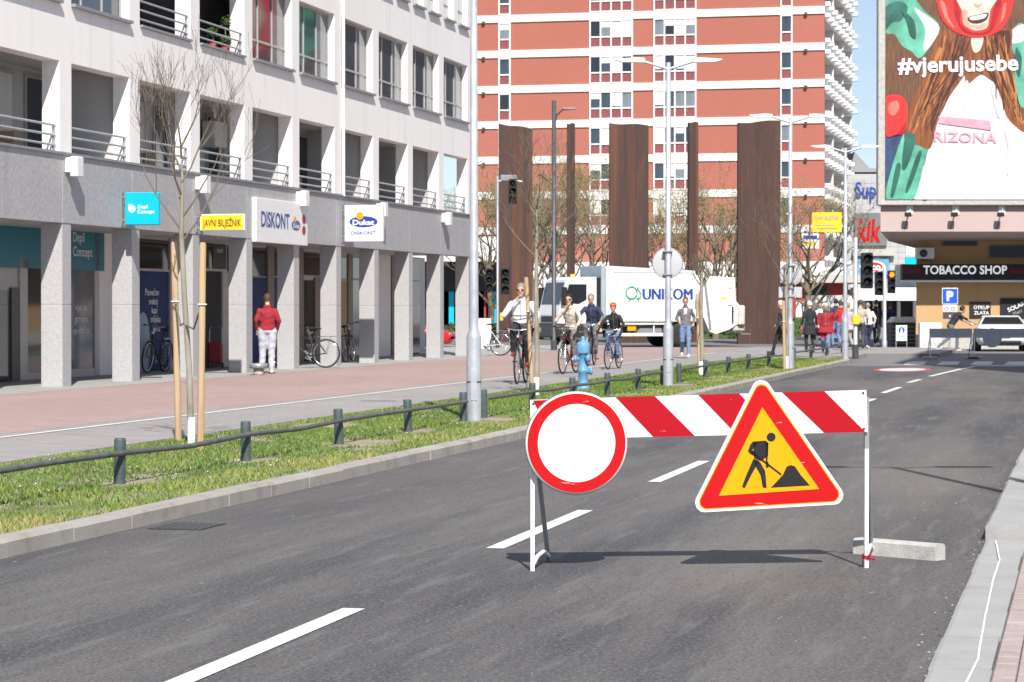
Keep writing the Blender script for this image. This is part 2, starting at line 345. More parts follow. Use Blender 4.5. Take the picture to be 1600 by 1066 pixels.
# ================================================================== SETTING
def sheet(name, pts, z, mat, th=0.0, kind='structure'):
    b = MB()
    if th: b.prism([(p[0], p[1]) for p in pts], z - th, z, axis='z')
    else: b.add([(p[0], p[1], z) for p in pts], [list(range(len(pts)))])
    if not th:
        A = sum(pts[i][0] * pts[(i + 1) % len(pts)][1] - pts[(i + 1) % len(pts)][0] * pts[i][1] for i in range(len(pts)))
        if A < 0: b.f = [f[::-1] for f in b.f]
    return b.build(name, mat, kind=kind)
def strip(s0, s1, t0, t1): return [W(s0, t0), W(s1, t0), W(s1, t1), W(s0, t1)]
KL, KR = -6.58, -0.66
sheet('ground', [(-1500, -300), (1500, -300), (1500, 2500), (-1500, 2500)], -.05, 'paving')
sheet('road', strip(-8, 66, KL - .2, KR + .35), 0, 'asphalt')
sheet('cross_street', strip(65.9, 128, -40, 60), -.006, 'far_asphalt')
sheet('verge_soil', strip(-4, 69, KL - .16, -9.9), .105, 'soil', .2)
sheet('cycle_path', strip(-6, 78, -9.9, -12.1), .12, 'path_paving', .2)
sheet('promenade', strip(-6, 88, -12.1, -17.55), .122, 'red_paving', .2)
sheet('arcade_floor', strip(30, 92, -17.55, -24), .126, 'pale_kerb', .2)
sheet('plaza', strip(78, 90.5, -4.6, -12.1), .116, 'path_paving', .2)
sheet('plaza_paving', strip(69.1, 78, -6.9, -9.9), .11, 'path_paving', .2)
b = MB()
for a, c, wd in ((-6, 78, .09),): b.add([W(a, -11.72, .1262), W(c, -11.72, .1262), W(c, -11.72 - wd, .1262), W(a, -11.72 - wd, .1262)], [(3, 2, 1, 0)])
b.build('path_line', 'road_white', kind='structure')
# kerbs: one stone after another
kerb = link('kerb', MB().prism([(p.x, p.y) for p in strip(-6, 69, KL - .03, KL - .155)], -.05, .09, axis='z').mesh('kerb', 'kerb_stone'), kind='structure')
def stone(L, w, h, name='kerb_stone', mat='kerb_stone'):
    m = MB(); m.prism([(0, -.1), (0, h - .025), (.025, h), (w, h), (w, -.1)], .006, L - .006, axis='y'); return m
sm = None
s = -5.0; i = 0
while s < 68.5:
    m = stone(1.0, .15, .12)
    if sm is None: sm = m.mesh('kerb_stone', 'kerb_stone')
    o = link('kerb_stone', sm, kerb); p = W(s, KL + random.uniform(-.006, .006), random.uniform(-.006, .004))
    # local x -> away from road (-t), local y -> along street (s)
    o.matrix_local = Matrix(((-cf, sf, 0, p.x), (sf, cf, 0, p.y), (0, 0, 1, p.z), (0, 0, 0, 1)))
    s += 1.0
# flip of handedness above (mirror) is harmless: stones are symmetric along their length
nose = link('kerb_nose', None, kind='structure') if False else None
nb = MB()
ang = [k / 10 * math.pi for k in range(11)]
c0 = (69.0, -8.2); pts = [(69.0 + 1.9 * math.sin(a), -8.2 + 1.62 * math.cos(a)) for a in ang]
pin = [(69.0 + 1.75 * math.sin(a), -8.2 + 1.47 * math.cos(a)) for a in ang]
poly = pts + pin[::-1]
nb.prism([(W(*q).x, W(*q).y) for q in poly], -.05, .12, axis='z'); nb.build('kerb_stone', 'kerb_stone', kerb)
sheet('verge_end', [W(*q) for q in [(68.9, -6.7)] + pin + [(68.9, -9.7)]], .108, 'soil', .15)
# right side: dropped kerb, then raised kerb and pavement
sheet('pavement', strip(16.6, 62, KR + .28, 3.4), .12, 'paver_pink', .2)
ramp = sheet('pavement_ramp', strip(-8, 16.6, KR + .27, 3.4), .014, 'paving', .1)
pv_ = MB().box(.003, .197, .003, .097, 0, .016, bev=.004).mesh('paver', 'paver_pink')
for r_ in range(8):
    for k in range(36):
        p = W(8.6 + k * .2 + (.1 if r_ % 2 else 0), KR + .275 + r_ * .1, .0135 + random.uniform(0, .003)); o = link('paver', pv_, ramp)
        o.matrix_local = Matrix(((sf, cf, 0, p.x), (cf, -sf, 0, p.y), (0, 0, 1, p.z), (0, 0, 0, 1)))
rk = link('right_kerb', MB().prism([(p.x, p.y) for p in strip(-6, 62, KR + .05, KR + .24)], -.05, .01, axis='z').mesh('right_kerb', 'pale_kerb'), kind='structure')
low = MB().prism([(0, -.1), (0, .012), (.02, .018), (.265, .018), (.265, -.1)], .004, .996, axis='y').mesh('kerb_stone', 'pale_kerb')
hi = MB().prism([(0, -.1), (0, .10), (.025, .125), (.27, .125), (.27, -.1)], .004, .996, axis='y').mesh('kerb_stone', 'pale_kerb')
for k in range(-6, 62):
    p = W(k + .5 + random.uniform(-.01, .01), KR + random.uniform(-.006, .006), random.uniform(-.004, .003))
    o = link('kerb_stone', low if k < 16 else hi, rk)
    o.matrix_local = Matrix(((cf, sf, 0, p.x), (-sf, cf, 0, p.y), (0, 0, 1, p.z), (0, 0, 0, 1)))
# chalk line on the dropped kerb
cpts = [(1510, 1066), (1528, 1030), (1530, 1015), (1540, 960), (1552, 905), (1562, 875), (1556, 845)]
b = MB()
for (x0, y0), (x1, y1) in zip(cpts[:-1], cpts[1:]):
    a, c = G(x0, y0, .026), G(x1, y1, .026); b.add([a + Vector((-.005, 0, 0)), a + Vector((.005, 0, 0)), c + Vector((.004, 0, 0)), c + Vector((-.005, 0, 0))], [(0, 1, 2, 3)])
b.build('chalk_line', 'chalk', kind='structure')
# lane markings
CT = (ST(G(773, 856.8))[1] + ST(G(553, 950.5))[1]) / 2
mk = MB(); 
def dash(y0, y1, xc0, xc1, wd=.12, z=.0045, m=None):
    a, c = G(xc0, y0, z), G(xc1, y1, z)
    d = (c - a).normalized(); n = Vector((d.y, -d.x, 0)) * wd / 2
    return [a - n, a + n, c + n, c - n]
dashes = [(1300, 950.5, -277, 553), (856.8, 797, 773, 915), (753, 720.2, 1022, 1100), (692, 671, 1172, 1224), (650, 636.5, 1284, 1322), (631.5, 623, 1342, 1366), (614, 605, 1380, 1406), (598, 592.8, 1419, 1438), (588, 576.5, 1453, 1502), (576, 571.3, 1506, 1529)]
for i, (y0, y1, x0, x1) in enumerate(dashes):
    MB().add(dash(y0, y1, x0, x1), [(0, 1, 2, 3)]).build('lane_dash', 'road_white' if i < 9 else 'road_white_worn', kind='structure')
MB().add([G(1526, 572.2, .0046), G(1700, 572.2, .0046), G(1700, 570.8, .0046), G(1530, 570.8, .0046)], [(0, 1, 2, 3)]).build('stop_line', 'road_white_worn', kind='structure')
for k in range(-1, 8):
    x = 1411 + k * 52.3
    if k < 0: continue
    MB().add([G(x, 570.3, .0045), G(x + 33, 570.3, .0045), G(x + 37, 565, .0045), G(x + 8, 565, .0045)], [(0, 1, 2, 3)]).build('zebra_bar', 'road_white_worn', kind='structure')
# painted speed roundel, stretched along the lane
rc = G(1410, 577.6, .005); ux, uy = W(1, 0), W(0, 1)
b = MB(); n = 40
ring = lambda r: [rc + ux * (2.0 * r * math.cos(2 * math.pi * j / n)) + uy * (.72 * r * math.sin(2 * math.pi * j / n)) for j in range(n)]
o1, i1 = ring(1), ring(.8)
b.add(o1 + i1, [(j, (j + 1) % n, n + (j + 1) % n, n + j) for j in range(n)], 0); b.add(i1, [list(range(n))], 1)
b.f = [f[::-1] for f in b.f]
b.build('painted_roundel', ['road_red', 'road_white_worn'], kind='structure')
# drain grate by the kerb
g0 = G(290, 823, 0); gr = thing('drain_grate', 'dark cast iron drain grate sunk in the asphalt beside the grass verge kerb', 'drain grate', W(ST(g0)[0], KL + .32, .002), AZ)
m = MB().box(-.26, .26, -.2, .2, 0, .004); m.build('frame', 'cast_dark', gr)
bar = MB().box(-.24, .24, -.011, .011, .001, .007).mesh('bar', 'dark_metal')
for k in range(8): link('bar', bar, gr, loc=(0, -.175 + k * .05, 0))
# grass blades
def blades():
    n = 150000
    s = 10 + 60 * rng.random(n) ** 1.55; t = -9.88 + (9.88 + KL - .17) * rng.random(n)
    # ragged edges and bare patches
    f = np.sin(s * 1.3 + 2 * np.sin(t * 2.1)) * np.sin(t * 1.9 + s * .37) + .5 * np.sin(s * 4.1 + t * 3.3)
    bare = np.zeros(n)
    for ps, pt in BARE: bare += np.exp(-(((s - ps) / .75) ** 2 + ((t - pt) / .33) ** 2))
    keep = (bare < .5 + .3 * rng.random(n)) & ((f > -.95) | (rng.random(n) < .35)) & (np.abs(t + 9.85) > .12 * rng.random(n))
    s, t, f = s[keep], t[keep], f[keep]; n = len(s)
    h = (.012 + .026 * rng.random(n)) * (1 + .25 * f) * (1 + .006 * s); wd = .004 + .0035 * rng.random(n) + .00012 * s
    a = rng.random(n) * 6.283; la = rng.random(n) * 6.283; lean = h * (.3 + .9 * rng.random(n))
    X = s * sf + t * cf; Y = s * cf - t * sf
    v = np.empty((n, 3, 3)); ca, sa = np.cos(a) * wd, np.sin(a) * wd
    v[:, 0] = np.stack([X - ca, Y - sa, np.full(n, .1)], 1); v[:, 1] = np.stack([X + ca, Y + sa, np.full(n, .1)], 1)
    v[:, 2] = np.stack([X + np.cos(la) * lean, Y + np.sin(la) * lean, .108 + h], 1)
    me = bpy.data.meshes.new('grass'); me.vertices.add(n * 3); me.vertices.foreach_set('co', v.ravel())
    me.loops.add(n * 3); me.loops.foreach_set('vertex_index', np.arange(n * 3)); me.polygons.add(n)
    me.polygons.foreach_set('loop_start', np.arange(n) * 3); me.update(calc_edges=True)
    ti = np.clip(.42 + .18 * f + .28 * rng.standard_normal(n) * .6 + .25 * (t > -7.4), 0, 1)
    at = me.attributes.new('tint', 'FLOAT', 'POINT'); at.data.foreach_set('value', np.repeat(ti, 3).astype(np.float32))
    me.materials.append(M['grass']); me.validate()
    link('grass', me, kind='stuff', label='short green verge grass between the kerb and the cycle path', cat='grass')
FPX_POSTS = [-71, 186, 384, 530, 638, 724, 756, 831.6, 895, 949, 997, 1035.4, 1061, 1102, 1138, 1169.5, 1201.7, 1227, 1241, 1267.4, 1292, 1316]
FT = -7.8
def fence_pt(px):
    q = (px - 800) / FPX; Z = (-FT / cf) / (TAN - q)
    X = q * Z; return Vector((X, Z, .1))
FP = [fence_pt(p) for p in FPX_POSTS]
BARE = [(ST(p)[0] + .1, ST(p)[1] + .06) for p in FP] + [(ST(p)[0] + .3, ST(p)[1] + .35) for p in FP[3::2]] + [(52, -7.2), (44, -7.1), (58, -7.4), (28.5, -9.0), (28.8, -9.4)]
blades()
m = MB()
for k in range(520):
    s = 12 + 45 * random.random() ** 1.7; t = random.uniform(-9.7, -7.0)
    if math.sin(s * 1.7) * math.sin(t * 2.3 + s) < .1: continue
    p = W(s, t, .15 + .03 * random.random()); r = .008 + .009 * random.random() + .0002 * s
    m.add([p + Vector((r * math.cos(a), r * math.sin(a), .004 * math.sin(3 * a))) for a in [k2 * 1.2566 for k2 in range(5)]], [(0, 1, 2, 3, 4)], 0 if random.random() < .93 else 1)
m.build('flowers', ['flower', 'dandelion'], kind='stuff', label='tiny white and yellow flowers scattered through the verge grass', cat='flowers')
# loose grit along the right kerb and paint flakes on the road
m = MB()
for k in range(260):
    if k < 200: p = W(random.uniform(7, 24), KR - abs(random.gauss(0, .05)), .003)
    else: p = G(random.uniform(1380, 1590), random.uniform(740, 880), .003)
    r = random.uniform(.003, .009); a0 = random.random() * 6
    base = [p + Vector((r * math.cos(a0 + a), r * math.sin(a0 + a) * random.uniform(.6, 1.4), 0)) for a in (0, 1.7, 3.1, 4.6)]
    m.add(base + [p + Vector((0, 0, r * .8))], [(0, 1, 4), (1, 2, 4), (2, 3, 4), (3, 0, 4)], 0 if random.random() < .6 else 1)
m.build('grit', ['cast_dark', 'kerb_stone'], kind='stuff', label='loose grit and stone crumbs on the asphalt', cat='grit')

# ================================================================== ARCADE BUILDING (left)
BO = Vector((-8.24, 44.19, .12)); BW = Matrix.Translation(BO) @ Matrix.Rotation(AZ, 4, 'Z'); BI = BW.inverted(); CAMP = Vector((0, 0, CH))
def FB(px, py, yb=0.0):
    o = BI @ CAMP; d = (BI.to_3x3() @ ray(px, py)); k = (yb - o.y) / d.y; q = o + d * k
    return q.x, q.z
bld = thing('arcade_building', 'white rendered building with loggias above a grey granite column arcade', 'building', mw=BW)
BAY = 3.312; NB = 10; S0, S1 = -9.6, 9 * BAY + .42
Z1, Z2, Z3 = 3.0, 4.30, 5.96            # fascia bottom/top, loggia head (above pavement)
FL = [(4.30, 5.96), (7.0, 8.76), (9.85, 11.6), (12.6, 14.3)]
m = MB()
tops = [5.96, 8.76, 11.6, 14.3]; bots = [7.0, 9.85, 12.6, 15.0]
for a, c in zip(tops, bots): m.box(S0, S1, 0, .34, a, c)
for f, (a, c) in enumerate(FL):
    for k in range(-3, NB):
        x = k * BAY
        m.box(max(S0, x - .06), min(S1, x + .48), 0, .34, a, c)
        if f == 2 and k < NB - 1: m.box(x + 1.62, x + 2.1, 0, .34, a, c)
wall = m.build('wall', 'white_wall', bld)
core_end = FB(664, 500, 2.3)[0]
m = MB()
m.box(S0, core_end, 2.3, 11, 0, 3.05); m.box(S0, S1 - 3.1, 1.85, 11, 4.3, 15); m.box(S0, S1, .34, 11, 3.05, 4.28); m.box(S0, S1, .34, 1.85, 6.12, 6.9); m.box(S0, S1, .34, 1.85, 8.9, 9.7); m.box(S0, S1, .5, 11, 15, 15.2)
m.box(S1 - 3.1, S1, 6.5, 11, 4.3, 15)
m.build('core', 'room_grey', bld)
for k in range(-3, NB):
    m = MB(); a = k * BAY
    x1 = a + BAY if k < NB - 1 else S1
    if a < S0: continue
    m.box(a + .006 + (.2 if k == -3 else 0), x1 - .006, -.03, .33, Z1, Z2 - .05, bev=.004); m.build('fascia_panel', 'fascia_granite', bld)
cap = MB().box(S0, S1 + .02, -.07, .3, Z2 - .05, Z2 - .004); cap.build('ledge', 'grey_metal', bld)
cm = MB().box(0, .4, 0, .42, 0, 1.5, bev=.006).box(.006, .394, .006, .414, 1.5, 1.512).box(0, .4, 0, .42, 1.512, Z1 - .002, bev=.006).mesh('column', 'granite')
for k in range(-2, NB): link('column', cm, bld, loc=(k * BAY, -.02, 0))
# railings of the loggias
def railing(L):
    m = MB()
    for z in (.12, .30, .48): m.tube([(0, 0, z), (L, 0, z)], .022, 8)
    for x in (.06, L - .06): m.box(x - .012, x + .012, -.02, .03, 0, .5)
    return m.mesh('railing', 'galvanised')
RL = railing(BAY - .54)
for k in range(-1, NB): link('railing', RL, bld, loc=((k - 1) * BAY + .48, .08, 4.3))
for k in (2, 3): link('railing', RL, bld, loc=((k - 1) * BAY + .48, .06, 7.06))
# loggia rooms: back doors, lamps, partitions, condenser
def part(name, mat, *boxes, parent=bld, bev=0):
    m = MB()
    for q in boxes: m.box(*q, bev=bev)
    return m.build(name, mat, parent)
for k in range(0, NB - 1):
    x = (k - 1) * BAY + .5
    if k in (0, 1, 3, 6): part('loggia_bench', 'wood_stake', (x + .1, x + .5, 1.2, 1.6, 4.31, 4.75), bev=.02)
    for dx in (.5, 1.9):
        fr = part('loggia_door', 'alu_frame', (x + dx, x + dx + .85, 1.80, 1.85, 4.3, 6.0))
        part('pane', ['glass_dark', 'glass_dark', 'curtain_white', 'glass_blue'][(k * 2 + int(dx)) % 4], (x + dx + .08, x + dx + .77, 1.785, 1.798, 4.4, 5.92), parent=fr)
    m = MB(); m.lathe([(.15, 0), (.16, .03), (.1, .09), (.01, .1)], 14, mat=Matrix.Translation((x + 1.5, .9, 6.115)) @ Matrix.Rotation(math.pi, 4, 'X')); m.build('ceiling_lamp', 'off_white', bld)
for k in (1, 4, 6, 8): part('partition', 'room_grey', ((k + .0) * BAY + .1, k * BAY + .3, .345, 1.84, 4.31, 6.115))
# windows: each a frame with panes
def window(x0, x1, z0, z1, yb, splits, panes, hsplit=.28):
    fr = MB(); t = .05
    fr.box(x0, x1, yb, yb + .06, z0, z0 + t).box(x0, x1, yb, yb + .06, z1 - t, z1)
    xs = [x0] + [x0 + (x1 - x0) * q for q in splits] + [x1]
    for i, x in enumerate(xs):
        a = x if i == 0 else (x - t if i == len(xs) - 1 else x - t / 2); fr.box(a, a + t, yb, yb + .06, z0 + t, z1 - t)
    zh = z0 + (z1 - z0) * hsplit
    if hsplit: 
        for i in range(len(xs) - 1): fr.box(xs[i] + t * .9, xs[i + 1] - t * .9, yb + .003, yb + .057, zh - t / 2, zh + t / 2)
    w = fr.build('window', 'alu_frame', bld)
    MB().box(x0 - .02, x1 + .02, -.09, yb + .02, z0 - .06, z0 - .002).build('sill', 'grey_metal', w)
    for i in range(len(xs) - 1):
        mat = panes[i % len(panes)]
        for za, zb in (((z0, zh), (zh, z1)) if hsplit else ((z0, z1),)):
            MB().box(xs[i] + t * .5, xs[i + 1] - t * .5, yb + .025, yb + .035, za + t * .5, zb - t * .5).build('pane', mat, w)
    return w
for k in range(0, NB):
    x0, x1 = (k - 1) * BAY + .49, k * BAY - .07
    if k in (2, 3):
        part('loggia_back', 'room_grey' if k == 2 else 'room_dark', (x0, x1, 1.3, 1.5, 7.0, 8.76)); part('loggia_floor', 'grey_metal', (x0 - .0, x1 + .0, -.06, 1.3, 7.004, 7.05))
        continue
    pan = {0: ['curtain_teal', 'curtain_teal', 'glass_pale'], 1: ['glass_dark', 'glass_blue', 'glass_blue']}.get(k, ['glass_blue', 'glass_blue', 'glass_pale'])
    window(x0, x1, 7.06, 8.75, .16, (.3, .66), pan)
for k in range(5, NB):
    for q in (0, 1):
        x0 = (k - 1) * BAY + (.49 if q == 0 else 2.11); x1 = (k - 1) * BAY + (1.61 if q == 0 else BAY - .07)
        window(x0, x1, 9.91, 11.59, .16, (.5,), ['glass_blue', 'curtain_white'])
dp = FB(533.5, 200)[0]
MB().tube([(dp, -.05, 4.26), (dp, -.05, 15)], .045, 10).build('downpipe', 'off_white', bld)
for k in (0, 2, 4, 6, 8):
    m = MB().box(k * BAY + .1, k * BAY + .3, -.15, -.031, 3.93, 4.2, bev=.01); m.box(k * BAY + .06, k * BAY + .34, -.3, -.15, 3.85, 4.22, bev=.015)
    m.build('wall_lamp', 'off_white', bld)
# condenser in the sixth loggia, plants on the balcony
ac = part('air_conditioner', 'off_white', (4 * BAY + 1.0, 4 * BAY + 1.8, 1.45, 1.78, 5.1, 5.7), bev=.02)
ac = part('air_conditioner', 'off_white', (3 * BAY + 2.0, 3 * BAY + 2.8, 1.45, 1.78, 5.2, 5.8), bev=.02)
for px, py, n in ((352, 62, 240), (333, 50, 120), (352, 34, 160)):
    sx, sz = FB(px, py, .3); m = MB()
    pot = thing('balcony_plant', ['leafy green plant trailing over the balcony rail above the yellow sign', 'thin green plant at the left end of the planted balcony', 'round topped green plant standing highest on the planted balcony'][(62, 50, 34).index(py)], 'plant', mw=BW @ Matrix.Translation((sx, .3, 7.05)))
    MB().lathe([(.07, 0), (.1, .16), (.09, .16)], 12).build('pot', 'brick_red', pot)
    hh = sz - 7.05
    MB().tube([(0, 0, .1), (.01, 0, max(.25, hh))], .008, 5).build('stem', 'bark', pot)
    for i in range(n):
        th, ph = random.random() * 6.28, random.gauss(0, .6); r = .13 * random.random() ** .4
        c = Vector((r * math.cos(th), r * math.sin(th), max(.25, hh) + r * math.sin(ph)))
        a = Vector((random.gauss(0, 1), random.gauss(0, 1), random.gauss(0, 1))).normalized() * .03; d = a.orthogonal() * .5
        m.add([c - a, c + d, c + a, c - d], [(0, 1, 2, 3)])
    m.build('foliage', 'leaf_green', pot)
# shop front on the back wall of the arcade
YB = 2.3
def shop(px0, px1, py0, py1, mat, name, off=.02, ref=None, parent=bld):
    s0, _ = FB(px0, 500, YB); s1, _ = FB(px1, 500, YB); sm_ = px0 if ref is None else ref
    z1 = FB(sm_, py0, YB)[1]; z0 = max(.01, FB(sm_, py1, YB)[1])
    m = MB().box(s0, s1, YB - off, YB - .001 if off < .05 else YB, z0, z1); return m.build(name, mat, parent)
shop(-60, 160, 352, 420, 'teal', 'shop_sign', .05, 60)
shop(-60, 12, 455, 640, 'glass_dark', 'shop_pane', .02, 12); shop(14, 27, 450, 640, 'dark_metal', 'door_frame', .06, 20); shop(28, 40, 405, 640, 'alu_frame', 'door_frame', .05, 30)
shop(41, 105, 420, 583, 'glass_blue', 'shop_pane', .02, 50); shop(41, 105, 583, 640, 'alu_frame', 'shop_frame', .04, 50); shop(41, 150, 404, 419, 'alu_frame', 'shop_frame', .045, 60)
shop(106, 144, 421, 575, 'glass_pale', 'shop_pane', .02, 130); shop(106, 150, 576, 640, 'alu_frame', 'shop_frame', .04, 130); shop(145, 152, 360, 640, 'alu_frame', 'shop_frame', .05, 148)
shop(153, 186, 350, 640, 'white_wall', 'shop_wall', .03, 165)
shop(187, 262, 424, 580, 'poster_blue', 'shop_poster', .02, 240); shop(187, 262, 375, 420, 'glass_dark', 'shop_pane', .02, 240); shop(187, 262, 420.3, 424, 'alu_frame', 'shop_frame', .04, 240); shop(263, 276, 370, 640, 'alu_frame', 'shop_frame', .05, 270)
shop(277, 330, 380, 420, 'glass_dark', 'shop_pane', .02, 320); shop(277, 344, 424, 581, 'room_dark', 'shop_door', .02, 330); shop(331, 352, 382, 420, 'plastic_black', 'shop_pane', .03, 340); shop(277, 350, 420.3, 423.7, 'alu_frame', 'shop_frame', .045, 330); shop(345, 354, 424, 640, 'alu_frame', 'shop_frame', .05, 350)
shop(355, 415, 434, 575, 'poster_blue', 'shop_poster', .02, 410); shop(355, 415, 388, 432, 'glass_dark', 'shop_pane', .02, 410); shop(416, 426, 385, 640, 'brown_frame', 'shop_frame', .05, 420); shop(427, 448, 434, 572, 'poster_blue', 'shop_poster', .02, 440); shop(427, 448, 388, 432, 'glass_dark', 'shop_pane', .02, 440)
shop(449, 472, 385, 640, 'brown_frame', 'shop_frame', .05, 468); shop(473, 499, 394, 430, 'glass_dark', 'shop_pane', .02, 480); shop(473, 489, 438, 566, 'glass_dark', 'shop_door', .02, 480); shop(490, 512, 434, 640, 'brown_frame', 'shop_frame', .05, 495)
shop(513, 541, 440, 560, 'wood_stake', 'shop_panel', .02, 538); shop(513, 541, 403, 435, 'glass_dark', 'shop_pane', .02, 538); shop(542, 549, 398, 640, 'brown_frame', 'shop_frame', .05, 545); shop(550, 566, 438, 558, 'glass_pale', 'shop_pane', .02, 555); shop(550, 566, 403, 435, 'glass_pale', 'shop_pane', .02, 555)
shop(567, 609, 396, 640, 'off_white', 'shop_wall', .03, 600); shop(610, 618, 396, 640, 'brown_frame', 'shop_frame', .05, 612); shop(619, 655, 440, 640, 'glass_dark', 'shop_pane', .02, 650); shop(619, 655, 405, 438, 'glass_dark', 'shop_pane', .02, 650)
s_, z_ = FB(127, 383, YB); lettering('Depil', .2, 'white_paint', bld, (s_ - .25, YB - .055, z_ + .16), .01); lettering('Concept', .2, 'white_paint', bld, (s_ - .05, YB - .055, z_ - .14), .01)
for i, q in enumerate(['ruke, krajnjaci za', 'dugotrajno', 'uklanjanje dlačica']):
    s_, z_ = FB(134, 480 + i * 18, YB); lettering(q[-11:] if i == 2 else q[-8:], .14, 'off_white', bld, (s_ - .3, YB - .026, z_), .005)
for i, q in enumerate(['Posvećen', 'svakoj', 'kapi', 'mlijeka', 'i sira.']):
    s_, z_ = FB(236 + i * 1.8, 456.5 + i * 14, YB); lettering(q, .15, 'white_paint', bld, (s_, YB - .028, z_), .012)
s_, z_ = FB(342, 392, YB); lettering('DUKAT', .09, 'white_paint', bld, (s_, YB - .035, z_), .01)
m = MB(); s_, z_ = FB(222, 540, YB); m.prism([(s_ + .42 * math.cos(a), z_ + .75 * math.sin(a)) for a in [k * .3142 for k in range(20)]], YB - .026, YB - .0205); m.build('poster_print', 'poster_pale', bld)
# ------------------------------------------------------------------ signs on the facade
def hang(name, label, px0, px1, py0, py1, plate, d=.12, x0=.12):
    """board standing square to the facade, facing down the street"""
    s_, z1 = FB(px0 - 5, py0); _, z0 = FB(px0 - 5, py1)
    w_ = (px1 - px0) / (FPX / (BW @ Vector((s_, 0, 0))).y * .932)
    t = thing(name, label, 'sign', mw=BW @ Matrix.Translation((s_, 0, z0)) @ Matrix.Rotation(-math.pi / 2, 4, 'Z'))
    h = z1 - z0
    MB().box(x0, x0 + w_, 0, d, 0, h, bev=.012).build('board', plate, t)
    for z in (h * .15, h * .85): MB().tube([(.02, d / 2, z), (x0 + .02, d / 2, z)], .018, 8).build('bracket', 'grey_metal', t)
    MB().box(.03, .05, d / 2 - .05, d / 2 + .05, -.02, h + .02).build('mounting_plate', 'grey_metal', t)
    return t, x0 + w_ / 2, w_, h
t, cx, w_, h = hang('projecting_sign', 'bright cyan square sign with white leaf logo projecting over the arcade', 191, 243, 301, 352, 'cyan')
lettering('Depil', h * .11, 'white_paint', t, (cx + w_ * .04, -.006, h * .56), .02); lettering('Concept', h * .11, 'white_paint', t, (cx + w_ * .13, -.006, h * .41), .02)
m = MB(); q = [(cx - w_ * .28 + w_ * .105 * math.cos(a) * (1 if math.cos(a) > 0 else 1), h * .47 + h * .13 * math.sin(a)) for a in [k * .3 for k in range(21)]]
q = [(-w_ * .1, h * .14), (w_ * .02, h * .12), (w_ * .1, h * .05), (w_ * .1, -h * .05), (w_ * .03, -h * .12), (-w_ * .05, -h * .11), (-w_ * .1, -h * .03)]
m.prism([(cx - w_ * .29 + a, h * .5 + c) for a, c in q], -.006, -.001); m.build('leaf_logo', 'white_paint', t)
t, cx, w_, h = hang('projecting_sign', 'long yellow notary sign with black capitals beside the young tree', 309, 377, 335, 361, 'white_paint', .08)
MB().box(cx - w_ * .475, cx + w_ * .475, -.006, -.001, h * .06, h * .94).build('face', 'yellow', t)
lettering('JAVNI BILJEŽNIK', h * .42, 'sign_black', t, (cx, -.011, h * .47), .012, width=w_ * .86)
t, cx, w_, h = hang('projecting_sign', 'white square dairy shop sign with blue oval logo projecting from the fascia', 536, 594, 321, 378, 'white_paint', .14)
def dukat(t, cx, cz, w_, y, flag=True):
    el = lambda rx, rz, n=28: [(cx + rx * math.cos(2 * math.pi * k / n), cz + rz * math.sin(2 * math.pi * k / n)) for k in range(n)]
    MB().prism(el(w_ * .5, w_ * .19), y, y + .004).build('oval', 'blue_print', t)
    MB().prism([(cx - w_ * .13 + w_ * .13 * math.cos(k * .449), cz + w_ * .2 + w_ * .13 * math.sin(k * .449)) for k in range(14)], y - .004, y - .0005).build('emblem', 'sign_yellow', t)
    lettering('Dukat', w_ * .17, 'white_paint', t, (cx, y - .006, cz - w_ * .02), .03, width=w_ * .76)
dukat(t, cx, h * .545, w_ * .74, -.006)
lettering('DISKONT', h * .09, 'blue_print', t, (cx, -.008, h * .24), .015, width=w_ * .64)
s0_, zt = FB(391, 308); s1_, _ = FB(472, 320); _, zb = FB(391, 378)
t = thing('fascia_sign', 'white lightbox with large blue DISKONT lettering mounted flat on the granite', 'sign', mw=BW @ Matrix.Translation((s0_, 0, zb)))
LW, LH = s1_ - s0_, zt - zb
MB().box(0, LW, -.14, -.032, 0, LH, bev=.01).build('lightbox', 'white_paint', t)
lettering('DISKONT', LH * .34, 'blue_print', t, (LW * .36, -.147, LH * .53), .02, width=LW * .54)
dukat(t, LW * .76, LH * .46, LW * .17, -.147)
for z in (.62, .36): MB().prism([(LW * .92 + LW * .035 * math.cos(k * .5236), LH * z + LW * .03 * math.sin(k * .5236)) for k in range(12)], -.147, -.1405).build('emblem', 'brick_red', t)
# ================================================================== WORKS BARRIER in the road
FLp, FRp = G(831, 893), G(1355, 888)
bx = (FRp - FLp).normalized(); BR = Matrix(((bx.x, -bx.y, 0, FLp.x), (bx.y, bx.x, 0, FLp.y), (0, 0, 1, 0), (0, 0, 0, 1))); BRI = BR.inverted()
def BP(px, py, yb=0.0):
    o = BRI @ CAMP; d = BRI.to_3x3() @ ray(px, py); q = o + d * ((yb - o.y) / d.y); return (q.x, q.z)
bar_ = thing('road_barrier', 'red and white striped barrier rail on white metal legs closing the road', 'barrier', mw=BR)
q = [BP(828, 625), BP(1353, 609.5), BP(1355, 675), BP(829, 687)]
rail = MB().prism(q, -.012, .012).build('rail', 'sign_white', bar_)
for poly in ([(833, 626), (876, 624), (876, 680), (840, 640)], [(962, 620.5), (1023, 618.8), (1086, 681.5), (1021, 683)], [(1091, 616.8), (1155, 615), (1217, 678.5), (1152, 680)], [(1222, 613), (1288, 611.2), (1352, 675), (1288, 676.5)]):
    MB().prism([BP(x, y, -.014) for x, y in poly], -.0145, -.0122).build('stripe', 'sign_red', rail)
for x, y in ((1348, 614), (833, 631), (1349, 670)):
    a = BP(x, y); MB().lathe([(.008, 0), (.006, .005)], 10, mat=Matrix.Translation((a[0], -.0125, a[1])) @ Matrix.Rotation(math.pi / 2, 4, 'X')).build('bolt', 'dark_metal', rail)
